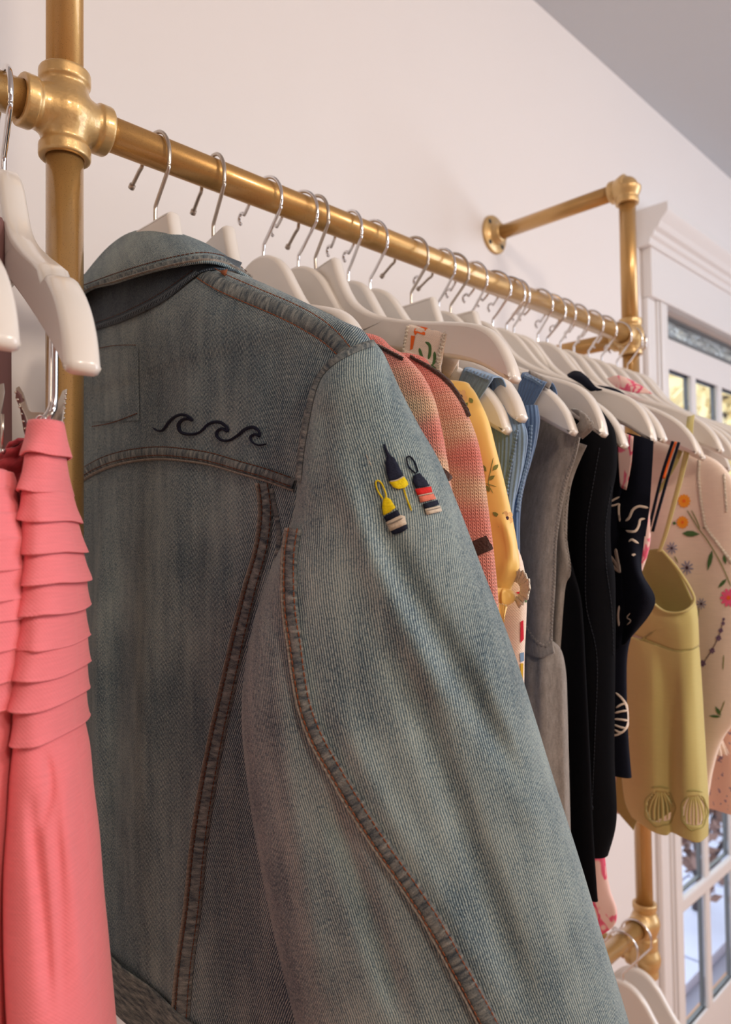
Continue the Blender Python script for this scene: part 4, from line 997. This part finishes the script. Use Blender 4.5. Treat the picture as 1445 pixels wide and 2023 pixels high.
for ln, wd in (([(415, 985), (450, 950), (480, 880), (530, 848), (575, 852), (620, 862)], 5), ([(590, 962), (545, 975), (530, 1030), (500, 1080), (450, 1085), (420, 1075)], 4.5), ([(445, 1180), (470, 1160), (500, 1180), (525, 1195)], 4.5), ([(355, 760), (280, 800), (240, 840), (300, 840), (350, 820)], 3.5), ([(352, 820), (350, 900), (360, 990)], 5), ([(240, 1275), (300, 1350), (365, 1460)], 5), ([(318, 1240), (330, 1320), (358, 1460)], 6), ([(275, 1380), (320, 1430), (360, 1465)], 5), ([(350, 1770), (340, 1860), (348, 1960)], 4), ([(460, 1840), (430, 1880), (465, 1910), (430, 1950)], 2.5)):
    stroke('printed_line', s, crop5(ln), wd, m_print, t, .0012, .0003, 2.5)
decal('printed_dot', s, crop5([(475, 1295), (490, 1292), (496, 1305), (486, 1318), (474, 1310)]), m_print, t, .0016)
def crop6(p): return [(1150 + x / 4.047, 1200 + y / 4.047) for x, y in p]
s2 = Surf(nb)
for ln in ([(275, 680), (320, 725), (350, 780), (365, 850), (362, 930), (335, 985), (290, 1015), (245, 1022)], [(278, 800), (315, 775), (348, 765)], [(268, 842), (320, 828), (362, 822)], [(262, 890), (320, 895), (365, 905)], [(262, 935), (310, 955), (350, 962)], [(265, 975), (300, 995), (325, 990)], [(378, 1030), (395, 1060), (385, 1130)]):
    stroke('printed_line', s2, crop6(ln), 4, m_print, t, .0012, .0003, 2.5)
# ------------------------------------------------------------------ pink printed chiffon
t = empty('pink_printed_dress', (.80, RY, RZ), 'sheer pink chiffon with bright pink floral print, glimpsed behind the navy straps', 'dress')
def zs_(nm, rows, x, m=m_pinkprint, th=.001, nu=6, nv=6): return sheet(nm, [[at_x(px, py, x + dx) for px, py, dx in r] for r in rows], m, t, nu, nv, th)
zs_('shoulder', [[(1200, 748, 0), (1222, 742, -.004), (1250, 752, 0)], [(1208, 757, -.004), (1236, 757, -.010), (1270, 764, -.004)], [(1222, 768, -.006), (1255, 776, -.010), (1290, 778, -.004)]], .885)
dl = px_levels(.775, [(1287, 900), (1285, 1000), (1284, 1085), (1250, 1200), (1225, 1400), (1195, 1600), (1196, 1700), (1204, 1760), (1216, 1800), (1212, 1830), (1185, 1850)], [.60, .62, .66, .68, .7, .7, .7, .7, .7, .7, .7])
loft_body('skirt', .775, [l + (.010,) for l in dl], m_pinkprint, t, around=110, per=6, fold=lambda y, z, sa: .003 * math.sin(y * 130 + z * 6))
# ------------------------------------------------------------------ black cords of a hidden top
t = empty('corded_top', (HX[11], RY, RZ), 'thin black and orange cord straps dropping behind the navy strap', 'top')
J = ([], [])
for a, b, c in (((1330, 872), (1308, 940), (1284, 1040)), ((1342, 874), (1318, 950), (1290, 1050))):
    tube('', catmull([at_x(*a, .80), at_x(*b, .79), at_x(*c, .775)], 6), .0017, None, seg=8, join=J)
mesh('cord', J[0], J[1], m_navy, t)
tube('orange_cord', catmull([at_x(1336, 873, .80), at_x(1322, 912, .795), at_x(1312, 945, .788)], 5), .0013, p_org, t, seg=8)
loft_body('body', .760, [l + (.008,) for l in px_levels(.760, [(1262, 1050), (1268, 1100), (1240, 1250), (1235, 1500)], .68)], m_navy, t, around=60)
# ------------------------------------------------------------------ pistachio camisole
PX_ = .862
t = empty('pistachio_camisole', (PX_, RY, RZ), 'pistachio green camisole with spaghetti straps and shell cut-outs at the scalloped hem', 'top')
def ps_(nm, rows, m=m_green, th=.0016, nu=8, nv=8, x=PX_): return sheet(nm, [[at_x(px, py, x + dx) for px, py, dx in r] for r in rows], m, t, nu, nv, th)
def strap3(pts, r0, r1, nm='strap', m=m_green):
    P = catmull([at_x(px, py, PX_ + dx) for px, py, dx in pts], 8); n = len(P); rows = []
    for i, p in enumerate(P):
        wd = r0 + (r1 - r0) * i / (n - 1); rows.append([Vector(p) + Vector((0, -1, .15)) * wd * f for f in (-1, 0, 1)])
    V, F, uv = grid(rows); return solid(mesh(nm, V, F, m, t, uv), .0012)
strap3([(1366, 822, .006), (1364, 836, -.010), (1362, 870, -.010), (1356, 900, -.012), (1344, 950, -.012), (1328, 1010, -.012), (1314, 1060, -.012), (1303, 1090, -.012)], .0042, .0022)
strap3([(1350, 872, .02), (1336, 912, .02), (1318, 945, .02), (1300, 975, .02)], .0040, .0024, m=m_greend)
# back/inside of the cup, then the outer bodice and skirt as two gathered panels each side of a centre seam
ps_('lining', [[(1262, 1092, .016), (1285, 1086, .014), (1303, 1084, .010)], [(1258, 1140, .022), (1300, 1130, .020), (1338, 1125, .010)], [(1262, 1180, .024), (1318, 1180, .024), (1362, 1172, .012)], [(1278, 1210, .02), (1330, 1220, .022), (1374, 1205, .010)], [(1300, 1240, .016), (1336, 1245, .018), (1372, 1240, .010)]], m_greend, .0012)
out = ps_('bodice', [[(1250, 1150, -.004), (1266, 1152, -.010), (1276, 1176, -.014), (1292, 1192, -.016), (1312, 1206, -.018), (1334, 1210, -.018), (1360, 1204, -.012), (1371, 1182, .002)],
                     [(1248, 1200, -.004), (1264, 1205, -.010), (1280, 1215, -.016), (1300, 1225, -.018), (1322, 1232, -.020), (1345, 1235, -.018), (1368, 1230, -.010), (1378, 1212, .002)],
                     [(1246, 1250, -.002), (1266, 1258, -.008), (1286, 1266, -.010), (1306, 1274, -.012), (1328, 1282, -.014), (1348, 1285, -.014), (1368, 1282, -.008), (1381, 1275, .002)]], nu=7, nv=8)
rim = ps_('rim', [[(1262, 1150, -.014), (1276, 1174, -.018), (1292, 1190, -.020), (1312, 1205, -.022), (1334, 1209, -.022), (1358, 1203, -.016), (1371, 1186, -.002), (1360, 1160, .004), (1334, 1120, .004), (1303, 1084, .004)],
                  [(1262, 1154, -.014), (1276, 1178, -.018), (1291, 1194, -.020), (1312, 1209, -.022), (1335, 1213, -.022), (1361, 1206, -.016), (1375, 1187, -.002), (1364, 1158, .004), (1337, 1117, .004), (1305, 1081, .004)]], m_green, .003, 6, 2)
# skirt with two shell openings left in the cloth
lobes = [((1305, 1596), 30, 36), ((1372, 1603), 25, 36)]
def skirt_panel():
    ctrl = [[(1228, 1250, .004), (1258, 1262, -.008), (1284, 1270, -.012), (1306, 1278, -.014), (1328, 1285, -.015), (1348, 1287, -.015), (1368, 1284, -.009), (1381, 1277, .004)],
            [(1222, 1328, .006), (1258, 1336, -.010), (1288, 1342, -.018), (1312, 1350, -.012), (1334, 1355, -.014), (1350, 1358, -.018), (1370, 1352, -.012), (1386, 1345, .004)],
            [(1224, 1418, .006), (1258, 1425, -.012), (1288, 1430, -.018), (1312, 1435, -.012), (1332, 1438, -.012), (1352, 1440, -.020), (1374, 1436, -.012), (1391, 1430, .004)],
            [(1228, 1508, .006), (1262, 1514, -.012), (1290, 1518, -.018), (1314, 1522, -.012), (1330, 1524, -.010), (1352, 1526, -.020), (1378, 1522, -.012), (1396, 1515, .004)],
            [(1236, 1580, .004), (1266, 1590, -.012), (1292, 1592, -.017), (1314, 1594, -.012), (1330, 1594, -.009), (1354, 1598, -.018), (1380, 1598, -.012), (1400, 1590, .004)],
            [(1250, 1614, .002), (1272, 1630, -.010), (1294, 1644, -.014), (1316, 1650, -.012), (1328, 1644, -.008), (1354, 1656, -.014), (1380, 1664, -.010), (1399, 1650, .004)]]
    rows = [catmull([at_x(px, py, PX_ + dx) for px, py, dx in r], 12) for r in ctrl]
    cols = [catmull(list(c), 14) for c in zip(*rows)]; g = [list(r) for r in zip(*cols)]; V, F, uv = grid(g); keep = []
    for f in F:
        c = sum((Vector(V[i]) for i in f), Vector()) / 4; x, y, _ = to_px(c)
        if any(((x - cx) / rx) ** 2 + ((y - cy) / ry) ** 2 < .80 and (y < cy + ry * .75) for (cx, cy), rx, ry in lobes): continue
        keep.append(f)
    return solid(mesh('skirt', V, keep, m_green, t, uv), .0016), V, F, uv
sk, Vs, Fs, uvs = skirt_panel()
bkp = ps_('back_panel', [[(1238, 1255, .026), (1300, 1270, .030), (1372, 1280, .022)], [(1230, 1400, .030), (1300, 1420, .034), (1384, 1430, .022)], [(1218, 1540, .034), (1290, 1560, .036), (1388, 1540, .022)], [(1214, 1590, .036), (1270, 1600, .036), (1330, 1600, .022)], [(1252, 1640, .034), (1262, 1620, .034), (1290, 1625, .022)]], m_greend, .0012)
full = mesh('shell_guide', Vs, Fs, None, t, uvs); sfull = Surf(full); bpy.data.objects.remove(full, do_unlink=True)
for (cx, cy), rx, ry in lobes:
    el = [(cx + rx * math.cos(a) * (1 + .04 * math.cos(7 * a)), cy + ry * math.sin(a) * (1 + .04 * math.cos(7 * a))) for a in np.linspace(math.radians(-60), math.radians(240), 30)]
    stroke('shell_trim', sfull, el, 4.2, m_greend, t, .0002, .0016, 3)
    stroke('shell_trim', sfull, [(cx - rx * .6, cy - ry - 4), (cx, cy - ry - 6), (cx + rx * .6, cy - ry - 3)], 6, m_greend, t, .0004, .0012, 3)
    for k, f in enumerate((-.72, -.42, -.12, .18, .5, .78)):
        stroke('shell_rib', sfull, [(cx + rx * f * .25, cy - ry * .92), (cx + rx * f * .8, cy - ry * .3), (cx + rx * f, cy + ry * .25), (cx + rx * f * .92, cy + ry * (.86 - .4 * abs(f)))], 5 if k % 2 else 3.4, m_green, t, -.0004, .0012, 3)
shape(sk, [(1290, 1300), (1300, 1400), (1295, 1500), (1290, 1560)], 14, .007); shape(sk, [(1262, 1290), (1320, 1350), (1330, 1420)], 14, -.007); shape(sk, [(1368, 1330), (1372, 1450), (1376, 1560)], 10, .005)
stroke('seam', Surf(out, sk), [(1347, 1205), (1347, 1285), (1353, 1300), (1352, 1400), (1345, 1500), (1335, 1560), (1328, 1640)], 3.4, m_greend, t, .0005, .0003, 4)
stroke('seam', Surf(out, sk), [(1262, 1261), (1284, 1268), (1328, 1284), (1350, 1287), (1381, 1277)], 2.6, m_greend, t, .0006, .0004, 4)
# ------------------------------------------------------------------ cream floral blouse
CX = .925
t = empty('cream_floral_blouse', (CX, RY, RZ), 'sheer cream blouse printed with wildflowers, lace placket and gathered long sleeve', 'blouse')
lv = px_levels(CX, [(1290, 868), (1340, 880), (1390, 897), (1430, 922), (1468, 980), (1490, 1050), (1500, 1150), (1500, 1300), (1470, 1400), (1430, 1460), (1410, 1520), (1395, 1600), (1380, 1640)], .58)
cb = loft_body('body', CX, [l + (.016,) for l in lv], m_cream, t, around=150, per=7, fold=lambda y, z, sa: .002 * math.sin(y * 90 + z * 5))
cs = loft_view('sleeve', [((1392, 1100), (1460, 1090), .93, .01), ((1388, 1200), (1462, 1190), .93, .02), ((1392, 1300), (1448, 1290), .93, .02), ((1396, 1370), (1430, 1362), .93, .018), ((1398, 1412), (1425, 1408), .93, .014)], m_cream, t, around=60)
cu = loft_view('cuff', [((1397, 1410), (1426, 1406), .93, .014), ((1398, 1430), (1426, 1426), .93, .014), ((1399, 1455), (1422, 1452), .93, .012)], cloth('smocked_cream', srgb(244, 222, 184), .2, 300), t, around=60, top=False, fn=lambda p, f, a: p + _h * .0015 * math.sin(a * 14))
loft_view('ruffle', [((1399, 1455), (1422, 1452), .93, .012), ((1396, 1472), (1428, 1468), .93, .016), ((1394, 1486), (1434, 1482), .93, .018)], m_cream, t, around=90, top=False, fn=lambda p, f, a: p + _h * .004 * f * math.sin(a * 12))
s = Surf(cb, cs)
def cc(p): return [(1260 + x / 2.66, 880 + y / 2.66) for x, y in p]
lace(Surf(cb), cc([(325, 80), (322, 160), (330, 260), (345, 360), (360, 430), (410, 500), (470, 580), (500, 620)]), 6, t)
lace(Surf(cb), cc([(455, 150), (462, 250), (470, 350)]), 4, t)
for (x, y), r in (((246, 292), 14), ((238, 404), 13)): flower(s, cc([(x, y)])[0], r, 12, p_mar, p_org, t, 0, .95, .5, off=.0010)
for (x, y), r in (((182, 540), 13), ((262, 642), 15), ((338, 832), 12)): flower(s, cc([(x, y)])[0], r, 9, p_per, p_plum, t, .2, .9, .22, off=.0010)
flower(s, cc([(480, 800)])[0], 19, 10, p_pnk, p_org, t, 0, .9, .45, off=.0010)
for ln in ([(262, 340), (290, 385), (325, 440), (370, 500), (440, 620), (492, 740)], [(285, 340), (315, 400), (330, 440)], [(195, 580), (215, 620)], [(325, 850), (318, 940)], [(460, 1340), (430, 1420)], [(455, 1100), (450, 1180)]): stroke('printed_stem', s, cc(ln), 2, p_olv, t, .0010, .0002, 3)
for a, b, wd in (((235, 462), (330, 466), 7), ((395, 550), (370, 660), 5), ((455, 575), (465, 625), 4), ((470, 700), (425, 750), 4), ((440, 1420), (410, 1370), 4), ((440, 1425), (375, 1420), 3), ((185, 408), (205, 410), 4), ((345, 430), (362, 432), 3)): leaf(s, *cc([a, b]), wd, p_grn, t, off=.0010)
stroke('printed_stem', s, cc([(330, 1170), (390, 1080), (430, 1000), (455, 910)]), 1.6, p_plum, t, .0010, .0002, 3)
for x, y, r in ((345, 1145, 7), (395, 1078, 6), (428, 1012, 6), (440, 972, 5), (452, 935, 4), (455, 912, 3)): flower(s, cc([(x, y)])[0], r, 6, p_vio, None, t, .3, 1, .7, off=.0012)
# ------------------------------------------------------------------ peach dress beyond, behind the blouse
t = empty('peach_dress', (1.03, RY, RZ), 'pale peach ditsy-print dress hanging behind the cream blouse at right', 'dress')
lv = px_levels(1.02, [(1520, 1000), (1530, 1200), (1520, 1400), (1500, 1500), (1500, 1590), (1498, 1612)], .47)
loft_body('body', 1.02, [l + (.018,) for l in lv], m_peach, t, around=90, per=6, fold=lambda y, z, sa: .003 * math.sin(y * 120))

# ------------------------------------------------------------------ coral dress clipped at left
t = empty('coral_tiered_dress', (.13, .42, 1.50), 'coral pink linen strapless dress with stacked ruffle tiers, clipped at front left', 'dress')
tiers = [(836, 62, 120, 903, 56, 129), (900, 64, 118, 976, 60, 126), (972, 66, 125, 1032, 61, 142), (1024, 67, 133, 1092, 67, 151), (1086, 74, 141, 1149, 71, 160), (1144, 69, 149, 1206, 69, 155), (1198, 66, 149, 1268, 57, 157), (1262, 58, 149, 1323, 52, 155), (1318, 56, 148, 1377, 51, 153), (1370, 56, 149, 1438, 57, 153)]
core = loft_view('bodice', [((68, 834), (114, 834), .372, .004), ((68, 850), (114, 850), .372, .010), ((68, 960), (118, 960), .372, .018), ((76, 1100), (138, 1100), .372, .024), ((66, 1250), (142, 1250), .372, .028), ((60, 1400), (144, 1400), .372, .030), ((57, 1440), (146, 1440), .372, .031), ((50, 1500), (158, 1500), .372, .033), ((44, 1580), (166, 1580), .372, .034), ((38, 1680), (178, 1680), .372, .036), ((40, 1800), (186, 1800), .372, .038), ((46, 1900), (194, 1900), .372, .040), ((55, 2030), (204, 2030), .372, .042), ((60, 2300), (225, 2300), .372, .046), ((60, 2600), (250, 2600), .372, .05)], m_pink, t, around=110, per=8)
shape(core, [(90, 1480), (100, 1560), (80, 1640)], 10, -.003); shape(core, [(60, 1560), (75, 1700), (90, 1850), (100, 2000)], 14, -.004)
shape(core, [(140, 1480), (130, 1600), (150, 1800), (160, 2000)], 14, .003); shape(core, [(110, 1600), (120, 1800), (125, 2000)], 10, -.002)
for i, (ya, la, ra, yb_, lb, rb) in enumerate(tiers):
    e = .002 + .0012 * (i % 3)
    def fn(p, f, a, i=i): return p + _h * .0013 * f * math.sin(a * 5 + i * 1.7) + Vector((0, 0, 1)) * .0005 * f * math.sin(a * 3 + i)
    def hd(y): return float(np.interp(y, [834, 960, 1100, 1250, 1440], [.006, .018, .024, .028, .031]))
    ym = (ya + yb_) / 2; hh = hd(yb_) + .004
    solid(loft_view('ruffle_tier', [((la, ya), (ra, ya), .372, hd(ya) + .0015), (((la + lb) / 2 + 1, ym), ((ra + rb) / 2 - 1, ym), .372, (hd(ya) + hh) / 2), ((lb + 1, yb_ - 7), (rb - 2, yb_ - 7), .372, hh), ((lb, yb_), (rb, yb_), .372, hh + .0008)], m_pink, t, around=90, per=4, top=(i == 0), fn=fn), .0011, 1)
# far side layer at the left edge
c2 = loft_view('bodice', [((-150, 926), (2, 926), .350, .02), ((-150, 1010), (24, 1010), .350, .024), ((-150, 1150), (46, 1150), .350, .026), ((-150, 1300), (48, 1300), .350, .028), ((-150, 1392), (34, 1392), .350, .028), ((-160, 1420), (27, 1420), .350, .028), ((-170, 1600), (20, 1600), .350, .03), ((-180, 1800), (8, 1800), .350, .03), ((-190, 2030), (14, 2030), .350, .032), ((-200, 2500), (20, 2500), .350, .034)], m_pink, t, around=90, per=8)
t2 = [(930, 2, 968, 13), (960, 16, 1019, 29), (1012, 30, 1066, 46), (1060, 46, 1122, 52), (1116, 50, 1179, 56), (1174, 52, 1219, 58), (1214, 52, 1274, 52), (1268, 50, 1334, 50), (1328, 48, 1390, 42)]
for i, (ya, ra, yb_, rb) in enumerate(t2):
    def fn(p, f, a, i=i): return p + _h * .0012 * f * math.sin(a * 5 + i * 2.1)
    solid(loft_view('ruffle_tier', [((-152, ya), (ra, ya), .350, .028), ((-153, yb_ - 8), (rb - 2, yb_ - 8), .350, .031), ((-154, yb_), (rb, yb_), .350, .033)], m_pink, t, around=80, per=4, top=False, fn=fn), .0011, 1)
# smocked back panel between the two sides
def smock(p, i, j): return p + _h * (.0022 * math.sin(i * 70 + 2 * math.sin(j * 9)) * (1 if 1 else 0))
sheet('smocked_back', [[at_d(-60, 930, .392), at_d(0, 890, .400), at_d(30, 872, .404), at_d(48, 868, .404), at_d(62, 880, .398)], [at_d(-60, 1000, .392), at_d(4, 960, .402), at_d(36, 945, .406), at_d(58, 935, .404), at_d(72, 940, .398)],
                       [at_d(-60, 1150, .392), at_d(20, 1120, .404), at_d(44, 1115, .408), at_d(64, 1110, .406), at_d(84, 1110, .398)], [at_d(-60, 1300, .392), at_d(20, 1300, .406), at_d(46, 1300, .41), at_d(66, 1300, .408), at_d(86, 1300, .398)],
                       [at_d(-60, 1440, .392), at_d(20, 1440, .406), at_d(46, 1440, .41), at_d(66, 1440, .408), at_d(88, 1440, .398)]], m_pinkd, t, 10, 16, .0015, smock)
sheet('skirt_back', [[at_d(-60, y, .392), at_d(10, y, .408), at_d(30, y, .398), at_d(50, y, .410), at_d(70 + (y - 1420) * .04, y, .400), at_d(110, y, .400)] for y in (1430, 1600, 1800, 2030, 2400)], cloth('coral_inner', srgb(224, 62, 84), .1, 1000), t, 8, 6, .0015)
# metal skirt clip and its chrome bar
c = empty('skirt_clip', (.13, .42, 1.53), 'metal skirt clip biting the top of the coral dress', 'clip')
def plate(nm, pts, d0, d1, m, parent, th=.0012):
    tri = geometry.tessellate_polygon([[Vector((x, y, 0)) for x, y in pts]])
    V = [at_d(x, y, d0 + (d1 - d0) * (y - pts[0][1]) / 80) for x, y in pts]; F = [tuple(f) for f in tri]
    o = mesh(nm, V, F, m, parent, None, False); fix_normals(o); solid(o, th, 0); bevel(o, .0004, 1); return o
plate('clip_plate', [(31, 768), (38, 763), (46, 776), (57, 808), (62, 814), (104, 816), (110, 806), (124, 772), (133, 768), (130, 790), (122, 855), (110, 862), (70, 862), (62, 850), (46, 812), (34, 792)], .392, .380, m_clip, c)
plate('clip_plate', [(33, 770), (42, 780), (52, 830), (62, 882), (58, 888), (47, 850), (40, 806), (31, 786)], .386, .392, m_mauve, c, .0016)
for k in range(3):
    pts = [at_d(80 + 8.5 * math.cos(a) + k * .4, 829 + 8 * math.sin(a), .3735 - k * .002) for a in np.linspace(0, 2 * math.pi, 20)]; tube('spring_coil', pts, .0007, m_chrome, c, seg=8)
tube('spring_coil', [at_d(86, 836, .372), at_d(96, 822, .371), at_d(106, 812, .372)], .0008, m_clip, c, seg=8)
for (a, b) in (((33, 775), (60, 875)), ((129, 778), (123, 845))):
    for k in range(8):
        f = k / 7; x, y = a[0] + (b[0] - a[0]) * f - (2 if a[0] < 80 else -1), a[1] + (b[1] - a[1]) * f
        bm = bmesh.new(); bmesh.ops.create_icosphere(bm, subdivisions=1, radius=.0008, matrix=Matrix.Translation(at_d(x, y, .386)))
        V = [v.co.copy() for v in bm.verts]; bm.verts.index_update(); F = [tuple(v.index for v in f_.verts) for f_ in bm.faces]; bm.free(); mesh('tooth', V, F, m_clip, c)
bar = tube('hanger_bar', catmull([at_d(107, 560, .385), at_d(106, 700, .382), at_d(105, 790, .380), at_d(101, 812, .378), at_d(86, 834, .3765)], 8), [.0024] * 33, m_chrome, None, seg=14)
tag(bar, 'bent chrome bar dropping from the near hanger to the skirt clip', 'hanger bar')
c = empty('skirt_clip', (.1, .4, 1.53), 'metal skirt clip cut by the left picture edge', 'clip')
plate('clip_plate', [(-30, 768), (8, 757), (10, 775), (4, 810), (-2, 850), (-30, 860)], .392, .380, m_clip, c)
tube('spring_coil', [at_d(5, 818, .378), at_d(5, 850, .378), at_d(4, 893, .378)], .0009, m_clip, c, seg=8)
tube('pin', [at_d(0, 890, .376), at_d(9, 893, .376)], .0014, m_chrome, c, seg=8)
# mauve trousers at the left edge
t = empty('mauve_trousers', (.10, .5, 1.6), 'dusty mauve trousers at the left picture edge behind the hangers', 'trousers')
loft_view('trouser_leg', [((-120, 430), (4, 430), .48, .004), ((-120, 470), (14, 470), .48, .012), ((-120, 600), (18, 600), .48, .014), ((-120, 760), (19, 760), .48, .014), ((-120, 900), (20, 900), .48, .014), ((-120, 1500), (22, 1500), .48, .014)], m_mauve, t, around=40)
# a strip of pink cloth far behind the jacket hem
t = empty('pink_ribbon', (.6, .6, .9), 'small strip of pink cloth showing under the jacket hem', 'cloth')
sheet('ribbon', [[at_d(216, 1890, .80), at_d(228, 1890, .795), at_d(240, 1890, .80)], [at_d(220, 1930, .80), at_d(231, 1930, .795), at_d(242, 1930, .80)], [at_d(226, 1974, .80), at_d(236, 1974, .795), at_d(244, 1972, .80)]], m_pinkd, t, 4, 6, .0015)
